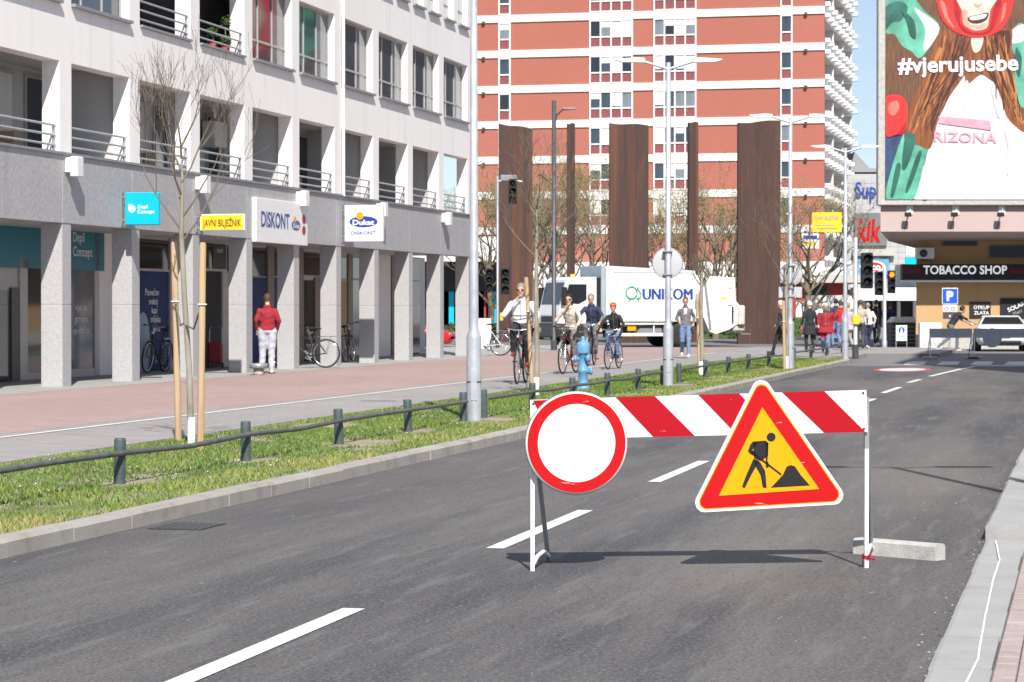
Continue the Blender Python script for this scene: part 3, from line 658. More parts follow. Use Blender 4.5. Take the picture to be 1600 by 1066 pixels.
L0, L1 = BP(832.5, 893), BP(1355, 888); zl, zr = BP(832, 690)[1], BP(1352, 678)[1]
for (fx, zt, fl) in ((L0[0], zl, 0), (L1[0], zr, 1)):
    m = MB(); m.box(fx - .012, fx + .012, .013, .04, 0, .95); 
    lg = m.build('leg', 'white_paint', bar_)
    m = MB(); m.box(fx - .013, fx + .013, .012, .041, zt - (.09 if fl else .02), zt + .22); m.build('sleeve', 'grey_metal', lg)
    bk = BRI @ G(857 if fl == 0 else 1362, 877 if fl == 0 else 866); 
    m = MB(); xb, yb_ = bk.x, bk.y
    m.tube([(fx, .05, .93), (xb, yb_, .005)], .015, 6); m.build('back_leg', 'grey_metal', bar_)
    m = MB(); m.tube([(fx, .03, .03), (fx + .3 * (xb - fx), yb_ * .33, .07), (fx + .7 * (xb - fx), yb_ * .7, .08), (xb, yb_ - .01, .03)], .014, 6); m.build('brace', 'off_white', bar_)
# no-vehicles sign
c = BP(901, 692.5, -.05); rr = BP(981.5, 692.5, -.05)[0] - c[0]
sg = thing('round_road_sign', 'round white traffic sign with red ring hung on the striped barrier', 'road sign', mw=BR @ Matrix.Translation((c[0], -.03, c[1])) @ Matrix.Rotation(R(2), 4, 'Z'))
RX = Matrix.Rotation(math.pi / 2, 4, 'X')
MB().lathe([(rr - .004, -.012), (rr, -.008), (rr, .010), (rr - .004, .013)], 72, mat=RX).build('plate', 'grey_metal', sg)
MB().lathe([(rr * .985, .0131), (rr * .985, .0145), (.001, .0145)], 72, mat=RX).build('rim', 'white_paint', sg)
def annulus(r0, r1, y, n=72):
    m = MB(); v = []
    for r in (r0, r1):
        for k in range(n): v.append((r * math.cos(6.28318 * k / n), y, r * math.sin(6.28318 * k / n)))
    return m.add(v, [(k, (k + 1) % n, n + (k + 1) % n, n + k) for k in range(n)])
annulus(rr * .755, rr * .955, -.0160).build('ring', 'sign_red_clean', sg)
MB().add([(rr * .755 * math.cos(6.28318 * k / 60), -.0156, rr * .755 * math.sin(6.28318 * k / 60)) for k in range(60)], [list(range(60))]).build('face', 'sign_white', sg)
# road works triangle
c = BP(1203, 725, -.05)
tg = thing('triangular_road_sign', 'yellow triangular road works sign with red border and digging worker', 'road sign', mw=BR @ Matrix.Translation((c[0], -.035, c[1])))
def TP(x, y): a = BP(x, y, -.05); return (a[0] - c[0], a[1] - c[1])
def rounded(poly, r, n=6):
    out = []; K = len(poly)
    for i in range(K):
        p0, p1, p2 = [Vector((a[0], a[1])) for a in (poly[i - 1], poly[i], poly[(i + 1) % K])]
        d0, d2 = (p0 - p1).normalized(), (p2 - p1).normalized(); ang_ = d0.angle(d2); L_ = r / math.tan(ang_ / 2)
        a, b_ = p1 + d0 * L_, p1 + d2 * L_; ce = p1 + (d0 + d2).normalized() * (r / math.sin(ang_ / 2))
        va, vb = a - ce, b_ - ce
        for k in range(n + 1):
            f = k / n; v = va.lerp(vb, f).normalized() * r; out.append(tuple(ce + v))
    return out
def inset(poly, d):
    ce = Vector((sum(p[0] for p in poly) / 3, sum(p[1] for p in poly) / 3)); out = []
    for i in range(3):
        p0, p1, p2 = [Vector((a[0], a[1])) for a in (poly[i - 1], poly[i], poly[(i + 1) % 3])]
        d0, d2 = (p0 - p1).normalized(), (p2 - p1).normalized(); out.append(tuple(p1 + (d0 + d2).normalized() * (d / math.sin(d0.angle(d2) / 2))))
    return out
tri = [TP(1188, 580.5), TP(1077, 802), TP(1330, 787)]
MB().prism(rounded(tri, .055), -.010, .012).build('plate', 'white_paint', tg)
MB().prism(rounded(inset(tri, .016), .045), -.0125, -.0101).build('yellow_edge', 'sign_yellow', tg)
MB().prism(rounded(inset(tri, .023), .04), -.0150, -.0126).build('border', 'sign_red_clean', tg)
k5 = 440 / 1380
def Z5(pts): return [TP(1060 + x * k5, 580 + y * k5) for x, y in pts]
MB().prism(Z5([(411, 177), (198, 611), (690, 578)]), -.0175, -.0151).build('face', 'sign_yellow', tg)
wk = link('pictogram', None, tg)
for nm, pts in (('head', [(454 + 22 * math.cos(a), 323 + 22 * math.sin(a)) for a in [k * .39 for k in range(16)]]),
    ('torso', [(365, 345), (425, 340), (441, 352), (439, 415), (404, 441), (371, 428)]),
    ('arm', [(365, 345), (390, 352), (362, 385), (384, 408), (372, 418), (350, 404), (340, 392), (352, 360)]),
    ('forearm', [(425, 345), (441, 352), (436, 440), (446, 462), (436, 476), (427, 468), (428, 440)]),
    ('leg', [(367, 430), (395, 440), (356, 510), (324, 574), (311, 566), (332, 510)]),
    ('leg', [(367, 432), (400, 446), (425, 490), (432, 573), (413, 570), (402, 510), (380, 470)]),
    ('shovel', [(352, 398), (360, 392), (505, 503), (502, 512)]),
    ('heap', [(453, 571), (512, 508), (530, 468), (550, 460), (570, 466), (600, 510), (644, 560)])):
    MB().prism(Z5(pts), -.0195, -.0176).build(nm, 'sign_black', wk)
# concrete block holding the right leg and the tape
a, e = G(1338, 876, 0), G(1470, 880, 0)
p0, p1 = G(1356, 866, 0), G(1460, 875, 0); dd = (p1 - p0); an = math.atan2(dd.y, dd.x)
kb = thing('concrete_block', 'grey concrete kerb block weighing down the right leg of the barrier', 'concrete block', p0 - dd.normalized() * .08, an)
m = MB(); Lb = dd.length + .12
m.prism([(-.05, 0), (-.05, .085), (-.035, .1), (.045, .1), (.06, .085), (.06, 0)], 0, Lb, axis='x')
blk = m.build('block', 'concrete', kb); 
MB().box(-.02, -.001, -.02, .03, .02, .07).build('end_key', 'concrete', kb)
m = MB()
for k in range(3): 
    pth = [Vector((L1[0] + .022 * math.cos(a2), .027 + .024 * math.sin(a2), .06 + k * .008 + .006 * math.sin(2 * a2 + k))) for a2 in [j * .7 for j in range(9)]]
    m.tube(pth, .005, 5, closed=True)
m.tube([(L1[0] + .02, 0, .06), (L1[0] + .04, .0, .052), (L1[0] + .05, .01, .056)], [.005, .006, .003], 5)
tp = m.build('barrier_tape', 'sign_red', None, label='scrap of red and white tape knotted round the barrier leg', cat='tape'); tp.matrix_local = BR

# ================================================================== VERGE FURNITURE
fence = thing('verge_rail_fence', 'low dark green post and rail fence running along the grass verge', 'fence')
pm_ = MB().lathe([(.049, -.02), (.049, .37), (.046, .385), (.001, .386)], 14).mesh('post', 'fence_green')
gaps = {(5, 6), (11, 12), (17, 18)}
for i, p in enumerate(FP):
    o = link('post', pm_, fence, loc=p); o.rotation_euler = (R(random.gauss(0, .8)), R(random.gauss(0, .8)), 0)
    if i + 1 < len(FP) and (i, i + 1) not in gaps:
        a, c = p + Vector((.045, -.02, .265)), FP[i + 1] + Vector((.045, -.02, .265)); mid = (a + c) / 2 + Vector((0, 0, random.uniform(-.03, .01)))
        MB().tube([a, mid, c], .024, 8).build('rail', 'fence_rail', fence)
def lamp_post(px, py, label, arms=2, h=6.0, loc=None, az=None):
    p = G(px, py, .12) if loc is None else loc
    t = thing('street_lamp', label, 'street lamp', p, group='twin arm street lamps along the verge')
    m = MB(); m.lathe([(.095, -.05), (.095, 1.05), (.088, 1.10), (.062, 1.16), (.060, 1.3), (.042, h), (.001, h + .01)], 16); m.build('pole', 'galvanised', t)
    m = MB(); m.lathe([(.098, .48), (.098, .5)], 16); m.build('clamp', 'dark_metal', t)
    MB().box(-.04, .04, -.1, -.088, .25, .65, bev=.004).build('hatch', 'galvanised', t)
    a0 = (0 if az is None else az)
    for sgn in ((1, -1) if arms == 2 else (1,)):
        d = Vector((math.cos(a0), math.sin(a0), 0)) * sgn
        ar = MB().tube([Vector((0, 0, h - .12)), d * .45 + Vector((0, 0, h + .02)), d * .5 + Vector((0, 0, h + .03))], .026, 8).build('arm', 'galvanised', t)
        m = MB(); rot = Matrix.Rotation(math.atan2(d.y, d.x), 4, 'Z'); T = Matrix.Translation((0, 0, h + .03)) @ rot
        m.prism([(.44, -.03), (.44, .05), (.6, .06), (.98, .035), (1.0, .02), (.85, -.02)], -.09, .09, mat=T); m.build('lantern', 'off_white', ar)
    return t
lp1 = lamp_post(740.5, 656, 'tall galvanised street lamp post rising out of frame between two fence posts', az=0)
lp2 = lamp_post(1044, 603, 'twin arm street lamp carrying a round sign seen from its back, near the blue hydrant', az=0)
lp3 = lamp_post(1234.5, 576, 'street lamp with round and square sign backs beside the staked tree', az=0)
lp4 = lamp_post(1320.5, 561, 'twin arm street lamp with yellow notary board at the end of the verge', az=0)
lp5 = lamp_post(0, 0, 'street lamp on the right pavement that throws a forked shadow on the road', loc=Vector((4.62, 17.3, .12)), az=0)
def back_sign(parent_pt, px, py, r, label, square=None):
    p = At(px, py, parent_pt.y + .075)
    t = thing('sign_back', label, 'road sign', p)
    if square:
        w_, h_ = square; MB().box(-w_, w_, 0, .012, -h_, h_, bev=.005).build('plate', 'sign_back_grey', t)
    else:
        MB().lathe([(.001, 0), (r - .01, 0), (r, .004), (r, .016), (.001, .016)], 40, mat=Matrix.Rotation(-math.pi / 2, 4, 'X')).build('plate', 'sign_back_grey', t)
        MB().tube([(r * math.cos(k * .157), .008, r * math.sin(k * .157)) for k in range(40)], .012, 6, closed=True).build('rim', 'grey_metal', t)
    for z in (-.55, .55):
        rr_ = r if not square else square[1]
        MB().box(-.09, .09, -.16, -.002, z * rr_ * 1.4 - .012, z * rr_ * 1.4 + .012).build('clamp', 'grey_metal', t)
back_sign(lp2.location, 1043, 411, .28, 'round sign seen from the back on the lamp post near the hydrant')
back_sign(lp3.location, 1236, 429, .27, 'round sign seen from the back above a small plate on a lamp post')
back_sign(lp3.location, 1235, 457, 0, 'small rectangular plate seen from the back below a round sign', square=(.28, .13))
ys = thing('notary_board', 'yellow board with pale lettering fixed to the last street lamp of the verge', 'sign', At(1292, 347.5, lp4.location.y - .06))
k_ = lp4.location.y / FPX
MB().box(-23 * k_, 23 * k_, 0, .02, -15.5 * k_, 15.5 * k_, bev=.006).build('board', 'yellow', ys)
lettering('JAVNI BILJEŽNIK', 6 * k_, 'grey_metal', ys, (0, -.004, 6.5 * k_), .02, width=38 * k_)
MB().box(-19 * k_, 12 * k_, -.004, -.0005, -5.5 * k_, -4.3 * k_).build('text_line', 'grey_metal', ys)
MB().box(-16 * k_, 16 * k_, -.004, -.0005, -10.5 * k_, -8.7 * k_).build('text_line', 'grey_metal', ys)
MB().box(20 * k_, 31 * k_, .021, .035, -2 * k_, -1 * k_).build('bracket', 'grey_metal', ys)
# hydrant
hy = thing('fire_hydrant', 'pale blue pillar fire hydrant standing in the grass behind the rail fence', 'fire hydrant', G(911, 609, .11))
hy.scale = (.78, .78, 1.0)
MB().lathe([(.15, 0), (.15, .05), (.115, .07), (.105, .3), (.12, .31), (.12, .36), (.105, .37), (.10, .6), (.115, .61), (.115, .65)], 20).build('barrel', 'hydrant_blue', hy)
MB().lathe([(.155, .65), (.16, .67), (.15, .80), (.13, .84), (.06, .86), (.045, .90), (.045, .95), (.001, .955)], 20).build('bonnet', 'hydrant_blue', hy)
for a, z in ((0, .33), (math.pi, .55), (-.9, .56)):
    MB().lathe([(.05, .08), (.05, .15), (.065, .15), (.065, .2), (.03, .22)], 12, mat=Matrix.Translation((0, 0, z)) @ Matrix.Rotation(a, 4, 'Z') @ Matrix.Rotation(math.pi / 2, 4, 'Y')).build('outlet', 'hydrant_blue', hy)

# ================================================================== TREES
def grow(m, p, d, L, r, depth, spread=.5, kids_=(2, 3), up=.12, taper=.65, n=5, wig=.12, leaves=None, minr=.002):
    segs = 4; pts = [p]; rad = [r]; dd = d.copy()
    for i in range(segs):
        dd = (dd + Vector((random.gauss(0, wig), random.gauss(0, wig), random.gauss(0, wig) + up))).normalized()
        pts.append(pts[-1] + dd * L / segs); rad.append(max(minr, r * (1 - (1 - taper) * (i + 1) / segs)))
    m.tube(pts, rad, n if r > .01 else 3, caps=False)
    if leaves is not None and depth <= 1:
        for q in pts[1:]:
            for _ in range(leaves[1]):
                leaves[0].append(q + Vector((random.gauss(0, .09), random.gauss(0, .09), random.gauss(0, .09))))
    if depth == 0: return
    for k in range(random.randint(*kids_)):
        f = random.uniform(.35, 1.0); i = min(segs, max(1, int(f * segs + .5)))
        az_ = random.random() * 6.283; o = dd.orthogonal().normalized(); o = Matrix.Rotation(az_, 3, dd) @ o
        nd = (dd * (1 - spread * .5) + o * spread * random.uniform(.7, 1.3)).normalized()
        grow(m, pts[i], nd, L * random.uniform(.55, .8), max(minr, rad[i] * random.uniform(.6, .85)), depth - 1, spread, kids_, up, taper, n, wig, leaves, minr)
def young_tree(px, py, label, H, stakes, crown, seed, lean=0, r0=.055, first=.48, spread=.55, levels=4, L0=.26, nb=7):
    random.seed(seed); p = G(px, py, .11)
    t = thing('young_street_tree', label, 'tree', p, group='young staked street trees in the verge')
    hb = H * first; m = MB()
    tr = [Vector((0, 0, -.03)), Vector((.01 + lean * .3, 0, hb * .35)), Vector((-.01 + lean * .6, .01, hb * .7)), Vector((lean, 0, hb)), Vector((lean + .01, .01, H * (first + .18))), Vector((lean, 0, H * .9))]
    if crown == 'small': tr = tr[:4] + [Vector((lean, 0, H))]
    rad = [r0, r0 * .88, r0 * .8, r0 * .75, r0 * .42, r0 * .12][:len(tr)]
    m.tube(tr, rad, 9); m.build('trunk', 'bark', t)
    MB().lathe([(r0 * 1.12, 0), (r0 * 1.08, .3), (r0, .302)], 12).build('white_base', 'white_paint', t)
    m = MB()
    for k in range(nb):
        f = k / max(1, nb - 1); z = hb * .97 + (H * .30 * f if crown != 'small' else .2 * f); a = k * 2.4 + random.random()
        d = Vector((math.cos(a) * spread * 1.25, math.sin(a) * spread * 1.25, .8)).normalized()
        grow(m, Vector((lean, 0, z)), d, H * L0 * (1.15 - .4 * f), r0 * .36, levels - 1, spread * .8, (2, 4), .15, .25, 5, .10)
    m.build('crown', 'twig', t)
    for (x0, y0, x1, y1, lab) in stakes:
        b0 = G(x0, y0, .11); zt = CH + (HOR - y1) / FPX * b0.y; q = At(x1, y1, b0.y)
        st = thing('tree_stake', lab, 'stake', b0); v = q - b0
        MB().tube([(0, 0, -.05), v * .5, v * .985, v], [.036, .036, .035, .027], 10).build('post', 'wood_stake', st)
        z = v.z * .70; MB().tube([v * .70 + Vector((.045 * math.cos(k2 * .7), .045 * math.sin(k2 * .7), 0)) for k2 in range(9)], .008, 5, closed=True).build('tie_loop', 'off_white', st)
        MB().tube([v * .70, (v * .66 + (Vector((p.x + lean * .6, p.y, 0)) - b0 + Vector((0, 0, v.z * .60))) * 1.0) / 2 + Vector((0, 0, -.05)), Vector((p.x + lean * .6, p.y, 0)) - Vector((b0.x, b0.y, 0)) + Vector((0, 0, v.z * .60))], [.013, .010, .012], 5).build('tie_strap', 'dark_bark', st)
    return t
S = 'round wooden stake '
young_tree(299, 697, 'bare young tree between two stakes in front of the yellow notary sign', 3.35, [(279, 689, 272, 378, S + 'tied to the bare tree beside the low rail, shop door behind'), (313, 702, 317, 379, S + 'in front of the dark shop doorway')], 'big', 31, lean=-.10, nb=9, L0=.25, first=.66, r0=.036, spread=.5)
young_tree(838, 618, 'bare young tree behind the round sign, between two stakes and beside the white shirted cyclist', 3.6, [(832, 612, 822, 433, S + 'leaning in front of the white shirted cyclist'), (841, 600, 838, 434, S + 'behind the bare tree beside the truck cab')], 'big', 5, nb=9, L0=.25, first=.62, r0=.042, spread=.7)
young_tree(1096, 587, 'small pruned young tree with stubby crown in front of the truck tail', 2.45, [(1093, 584, 1089, 459, S + 'close beside the pruned tree in front of the truck'), (1100, 583, 1094, 455, S + 'right of the pruned tree in front of the truck')], 'small', 8, r0=.05, first=.8, spread=.75, levels=4, L0=.16, nb=8)
young_tree(1229, 577, 'thin bare tree growing behind a lamp post with sign backs', 4.0, [(1226, 579, 1224, 470, S + 'half hidden by a lamp post near the crossing')], 'big', 12, r0=.04, nb=7, L0=.24)
random.seed(3)
def far_tree(px, Y, H, Wd, label, seed, dens=2, dark=False):
    random.seed(seed); p = Vector(((px - 800) / FPX * Y, Y, 0)); t = thing('budding_tree', label, 'tree', p, group='budding trees behind the steel monument')
    m = MB(); tr = [Vector((0, 0, -.1)), Vector((.1, 0, H * .18)), Vector((-.05, .1, H * .38)), Vector((.05, 0, H * .6))]
    m.tube(tr, [.2, .17, .14, .08], 8); m.build('trunk', 'dark_bark', t); m = MB(); lv = []
    for k in range(15):
        f = k / 14; a = k * 2.4 + random.random(); d = Vector((math.cos(a) * .9 * Wd, math.sin(a) * .9 * Wd, .8)).normalized()
        grow(m, tr[1].lerp(tr[3], f), d, H * .34 * (1.1 - .35 * f), .075 * (1 - .4 * f), 4, .5, (2, 3), .10, .6, 4, .12, (lv, dens), minr=.006)
    m.build('branches', 'dark_bark', t); m = MB()
    for q in lv:
        a = Vector((random.gauss(0, 1), random.gauss(0, 1), random.gauss(0, 1))).normalized() * .036; c = a.orthogonal() * .55
        m.add([q - a, q + c, q + a, q - c], [(0, 1, 2, 3)])
    m.build('crown', 'leaf_bud', t)
ft = [(765, 128, 8.0, 1, 'budding tree at the corner of the white building behind the first rusty slab'), (830, 120, 8.8, 1, 'budding tree between the widest left slab and the thin rusty post'), (862, 135, 8.5, .9, 'budding tree behind the dark curved lamp post'), (925, 126, 9.0, 1.0, 'budding tree left of the middle rusty slab above the truck cab'),
      (1040, 130, 7.6, 1, 'budding tree behind the lamp post carrying a round sign back'), (1118, 124, 8.0, 1.0, 'budding tree between the thin slab and the tallest right slab'), (1150, 140, 7.6, .9, 'budding tree partly hidden by the rightmost rusty slab'), (1262, 118, 7.2, 1.0, 'budding tree right of the rusty slabs in front of the red tower')]
for i, (px, Y, H, Wd, lab) in enumerate(ft): far_tree(px, Y, H, Wd, lab, 40 + i)
random.seed(17)
# ================================================================== RED TOWER
TC = At(1288, 400, 186.0); TC.z = 0
TWR = Matrix.Translation(TC) @ Matrix.Rotation(-PHI, 4, 'Z')     # local x along the front (right), y away
TWI = TWR.inverted()
def TF(px, py, yb=0.0):
    o = TWI @ CAMP; d = TWI.to_3x3() @ ray(px, py); q = o + d * ((yb - o.y) / d.y); return q.x, q.z
tw = thing('apartment_tower', 'tall red apartment tower with white floor bands and white balconies', 'building', mw=TWR)
TL = TF(724, 300)[0]; NS = 12; bz = [2.1 + 2.8 * k for k in range(NS + 1)]
TD = 24.0
m = MB(); m.box(TL, -1.4, .5, TD, 0, bz[-1] + 1); m.box(TL, -.02, .05, .5, 0, bz[-1] + 1); m.build('wall', 'tower_red', tw)
bm = MB().box(TL, 0, -.06, .3, -.29, .29).mesh('floor_band', 'tower_white')
for z in bz: link('floor_band', bm, tw, loc=(0, 0, z))
pm('panel_red', (.22, .058, .06), .6, .1, 2)
def tower_window(x0, x1, n):
    """shared meshes of one window kind: frame, n panes, n lower panels"""
    w_ = (x1 - x0); fr = MB(); t_ = .11; zb, zt, zm = .29, 2.5, 1.1
    fr.box(0, w_, -.1, .04, zb, zb + t_).box(0, w_, -.1, .04, zt - t_, zt)
    for i in range(n + 1):
        a = i * (w_ - t_) / n; fr.box(a, a + t_, -.099, .04, zb + t_, zt - t_)
    for i in range(n): fr.box(i * (w_ - t_) / n + t_, (i + 1) * (w_ - t_) / n, -.098, .04, zm, zm + t_)
    pw = (w_ - t_) / n - t_
    return (fr.mesh('window', 'tower_white'), pw, w_, t_, n)
kinds = ['glass_blue', 'glass_pale', 'curtain_white', 'glass_blue', 'glass_dark']
wk_ = {}
for (xa, xb, n) in ((779, 798, 1), (921, 989, 4), (1021, 1088, 4), (1219, 1238, 1)):
    X0, X1 = TF(xa, 300)[0], TF(xb, 300)[0]; fm_, pw, w_, t_, n = tower_window(X0, X1, n)
    pmesh = {k: MB().box(0, pw, .005, .02, 1.21, 2.39).mesh('pane', k) for k in set(kinds)}
    smesh = MB().box(.0, pw, -.03, .004, 1.9, 2.39).mesh('shutter', 'tower_white'); smesh2 = MB().box(.0, pw, -.03, .004, 1.35, 2.39).mesh('shutter', 'tower_white')
    lmesh = MB().box(0, pw, -.02, .02, .40, 1.10).mesh('panel', 'panel_red')
    for k in range(2, NS):
        wo = link('window', fm_, tw, loc=(X0, 0, bz[k] - .0)); 
        for i in range(n):
            x = t_ + i * (w_ - t_) / n
            link('pane', pmesh[random.choice(kinds)], wo, loc=(x, 0, 0)); link('panel', lmesh, wo, loc=(x, 0, 0))
            u = random.random()
            if u < .4: link('shutter', smesh2 if u < .2 else smesh, wo, loc=(x, 0, 0))
# balconies on the side face: parapets with bracket blocks
pm('balcony_grey', (.50, .50, .51), .8, .08, 2)
blk = MB(); nb_ = 9
blk.box(.0, 1.3, 0, TD - .6, -.15, .0); blk.box(1.22, 1.3, 0.02, TD - .6, .0, 1.05, 1)
for k in range(nb_):
    y = .3 + k * (TD - 1.2) / (nb_ - 1)
    blk.box(1.3, 1.75, y - .22, y + .22, -.05, .33, bev=.05); blk.box(1.3, 1.75, y - .22, y + .22, .82, 1.2, bev=.05)
blm = blk.mesh('balcony', ['tower_white', 'balcony_grey'])
shm = MB()
for k in range(8): shm.box(.02, .1, .6 + k * 2.9, 2.6 + k * 2.9, .1, 2.1)
shm = shm.mesh('balcony_glazing', 'glass_pale')
dvm = MB().box(.02, 1.2, -.08, .08, 0, 2.6).mesh('divider', 'tower_white')
for k in range(1, NS):
    bo = link('balcony', blm, tw, loc=(-1.38, .52, bz[k] - .5)); link('balcony_glazing', shm, bo)
    for y in (8, 16, TD - .7): link('divider', dvm, bo, loc=(0, y, 0))
for k in range(2, NS):
    for px in (756, 1259): x = TF(px, 300)[0]; MB().box(x - .12, x + .12, -.22, -.061, bz[k] - .38, bz[k] - .18).build('vent', 'dark_metal', tw)
# ground floor arcade and shop signs at the tower's foot
MB().box(TL - 10, 2, -6, .04, 3.0, 4.6).build('podium_canopy', 'tower_white', tw)
MB().box(TL - 10, 2, -.5, .04, 0, 3.0).build('shop_front', 'room_dark', tw)
lb = thing('light_box_sign', 'white light box sign with blue and yellow shapes at the foot of the tower', 'sign', At(1266, 377, 150))
kk = 150 / FPX
MB().box(-14 * kk, 14 * kk, 0, .3, -12 * kk, 12 * kk, bev=.04).build('box', 'white_paint', lb); MB().box(-11 * kk, 11 * kk, -.02, -.001, 3 * kk, 9 * kk).build('blue_print', 'blue_print', lb); MB().box(-10 * kk, 8 * kk, -.02, -.001, -7 * kk, 0).build('yellow_print', 'yellow', lb)
# ================================================================== CORTEN MONUMENT
def slab(name, px0, px1, pytop, pyb, Y, label, depth=.5, wave=.10, dark=None, tilt=0):
    x0, x1 = At(px0, 500, Y).x, At(px1, 500, Y).x; H = At(800, pytop, Y).z
    t = thing('steel_slab', label, 'monument', (0, 0, 0), group='rusty steel slabs of the monument'); n = 14; m = MB(); vs = []
    for k in range(n + 1):
        f = k / n; x = x0 + (x1 - x0) * f; vs.append((x, Y + wave * math.sin(f * 5.2)))
    for k in range(n, -1, -1):
        f = k / n; x = x0 + (x1 - x0) * f; vs.append((x, Y + depth + wave * math.sin(f * 5.2)))
    N_ = len(vs); tops = [H + tilt * ((v[0] - x0) / (x1 - x0) - .5) - .025 * math.sin((v[0] - x0) / (x1 - x0) * 7) for v in vs]
    V = [(v[0], v[1], -.1) for v in vs] + [(v[0], v[1], tops[i]) for i, v in enumerate(vs)]
    m.add(V, [(i, (i + 1) % N_, N_ + (i + 1) % N_, N_ + i) for i in range(N_)] + [list(range(N_, 2 * N_))])
    m.build('plate', 'corten', t)
    return t
slab('a', 779, 832, 197, 545, 112, 'wide rusty steel slab at the left end of the monument', tilt=-.25)
slab('b', 886, 898.5, 193, 540, 113, 'narrow rusty steel post between two wide slabs behind the truck cab', depth=.8, wave=.02)
slab('c', 952, 1013, 194, 540, 110, 'broad dark rusty slab rising behind the truck body', tilt=-.1)
slab('d', 1076, 1091, 191, 540, 112, 'narrow rusty steel post left of the tallest slab', depth=.9, wave=.03)
slab('e', 1153, 1219, 190, 537, 106, 'tall brown rusty slab standing behind the truck tail', tilt=.1)
# ================================================================== MALL behind
ml = thing('shopping_centre', 'grey panelled shopping centre with red and blue shop signs', 'building', (0, 0, 0)); YM = 205.0
def mb_(px0, px1, py0, py1, mat, name, off=0, dep=.3, parent=None):
    a, c = At(px0, py1, YM), At(px1, py0, YM)
    return MB().box(a.x, c.x, YM - off - dep, YM - off, max(-.05, a.z), c.z).build(name, mat, parent or ml)
a, c = At(1318, 545, YM), At(1560, 272, YM)
MB().box(a.x, c.x + 30, YM, YM + 40, 0, c.z).build('wall', 'mall_grey', ml)
m = MB()
for py in range(278, 470, 9):
    a, c = At(1318, py, YM), At(1560, py + 8, YM)
    for px in range(1320, 1460, 14): q, r_ = At(px, py + 8.6, YM), At(px + 13.4, py, YM); m.box(q.x, r_.x, YM - .05, YM - .001, q.z, r_.z)
m.build('cladding_panels', 'mall_grey', ml, kind='stuff')
m = MB(); a, c = At(1330, 268, YM), At(1430, 236, YM); m.prism([(a.x, a.z), (c.x + 20, a.z), (c.x + 20, At(1400, 262, YM).z), (At(1362, 262, YM).x, At(1362, 262, YM).z), (At(1338, 244, YM).x, c.z)], YM + 1, YM + 25); m.build('roof', 'grey_metal', ml)
mb_(1336, 1460, 305, 333, 'mall_grey', 'sign_band', .06, .2); sl = At(1352, 298, YM)
lettering('Super', 24 * YM / FPX, 'blue_print', ml, (At(1362, 300, YM).x, YM - .4, At(0, 297, YM).z), .02, width=54 * YM / FPX)
mb_(1334, 1385, 333, 384, 'mall_dark', 'sign_panel', .06, .3); lettering('kik', 34 * YM / FPX, 'sign_red_clean', ml, (At(1357, 360, YM).x, YM - .42, At(1356, 360, YM).z), .03, shear=.15, width=37 * YM / FPX)
mb_(1331, 1397, 390, 400, 'concrete', 'ledge', .06, .6); mb_(1334, 1388, 404, 430, 'hydrant_blue', 'sign_panel', .06, .3)
m = MB(); ce = At(1362, 417, YM); el = lambda s_: [(ce.x + 20 * s_ * YM / FPX * math.cos(k * .2618), ce.z + 9 * s_ * YM / FPX * math.sin(k * .2618)) for k in range(24)]
m.prism(el(1), YM - .42, YM - .37); m.build('oval', 'white_paint', ml); MB().prism(el(.8), YM - .46, YM - .425).build('oval', 'brick_red', ml); lettering('co', 10 * YM / FPX, 'white_paint', ml, (ce.x + .3, YM - .48, ce.z), .03)
mb_(1325, 1450, 450, 470, 'off_white', 'canopy_band', .0, 4.0); mb_(1325, 1450, 471, 520, 'room_dark', 'entrance', .06, .1)
for px in (1345, 1362, 1376, 1400, 1425): mb_(px, px + 5, 471, 520, 'off_white', 'pillar', .2, .5)
mb_(1406, 1434, 362, 400, 'white_paint', 'sign_panel', 3, .3); m = MB(); ce = At(1434, 384, YM); m.prism([(ce.x + 13 * YM / FPX * math.cos(k * .2618), ce.z + 15 * YM / FPX * math.sin(k * .2618)) for k in range(24)], YM - 3.6, YM - 3.35); m.build('red_disc', 'sign_red_clean', ml)
mb_(1405, 1434, 403, 440, 'cyan', 'sign_panel', 3, .3)
# low rust-coloured pavilion, hedge
pv = thing('pavilion', 'low dark red pavilion with flat grey roof behind the parked van', 'building', (0, 0, 0)); YP = 150.0
a, c = At(1236, 530, YP), At(1300, 432, YP); MB().box(a.x, c.x + 1, YP, YP + 8, 0, c.z - .4).build('wall', 'brick_red', pv); MB().box(a.x - 1, c.x + 3, YP - 1, YP + 9, c.z - .4, c.z + .1).build('roof', 'concrete', pv)
MB().box(At(1264, 500, YP).x, At(1292, 500, YP).x, YP - .05, YP - .01, 0, c.z - .6).build('doorway', 'room_dark', pv)
def hedge(px0, px1, pyt, Y, label, dep=2.0):
    a, c = At(px0, 500, Y), At(px1, pyt, Y); m = MB(); t = thing('hedge', label, 'hedge', (0, 0, 0))
    for k in range(int(900 * (c.x - a.x) / 5)):
        q = Vector((random.uniform(a.x, c.x), Y + random.uniform(0, dep), random.uniform(.02, c.z + random.gauss(0, .05)))); v = Vector((random.gauss(0, 1), random.gauss(0, 1), random.gauss(0, 1))).normalized() * .09; u = v.orthogonal() * .6
        m.add([q - v, q + u, q + v, q - u], [(0, 1, 2, 3)])
    m.build('foliage', 'leaf_green', t); MB().box(a.x + .1, c.x - .1, Y + .25, Y + dep, 0, c.z - .15).build('core', 'leaf_green', t)
hedge(1236, 1256, 494, 128, 'clipped dark green hedge beside the parked van'); hedge(700, 850, 505, 122, 'low green hedge behind the steel slabs on the left'); hedge(1000, 1160, 508, 124, 'low green hedge seen under and behind the truck')
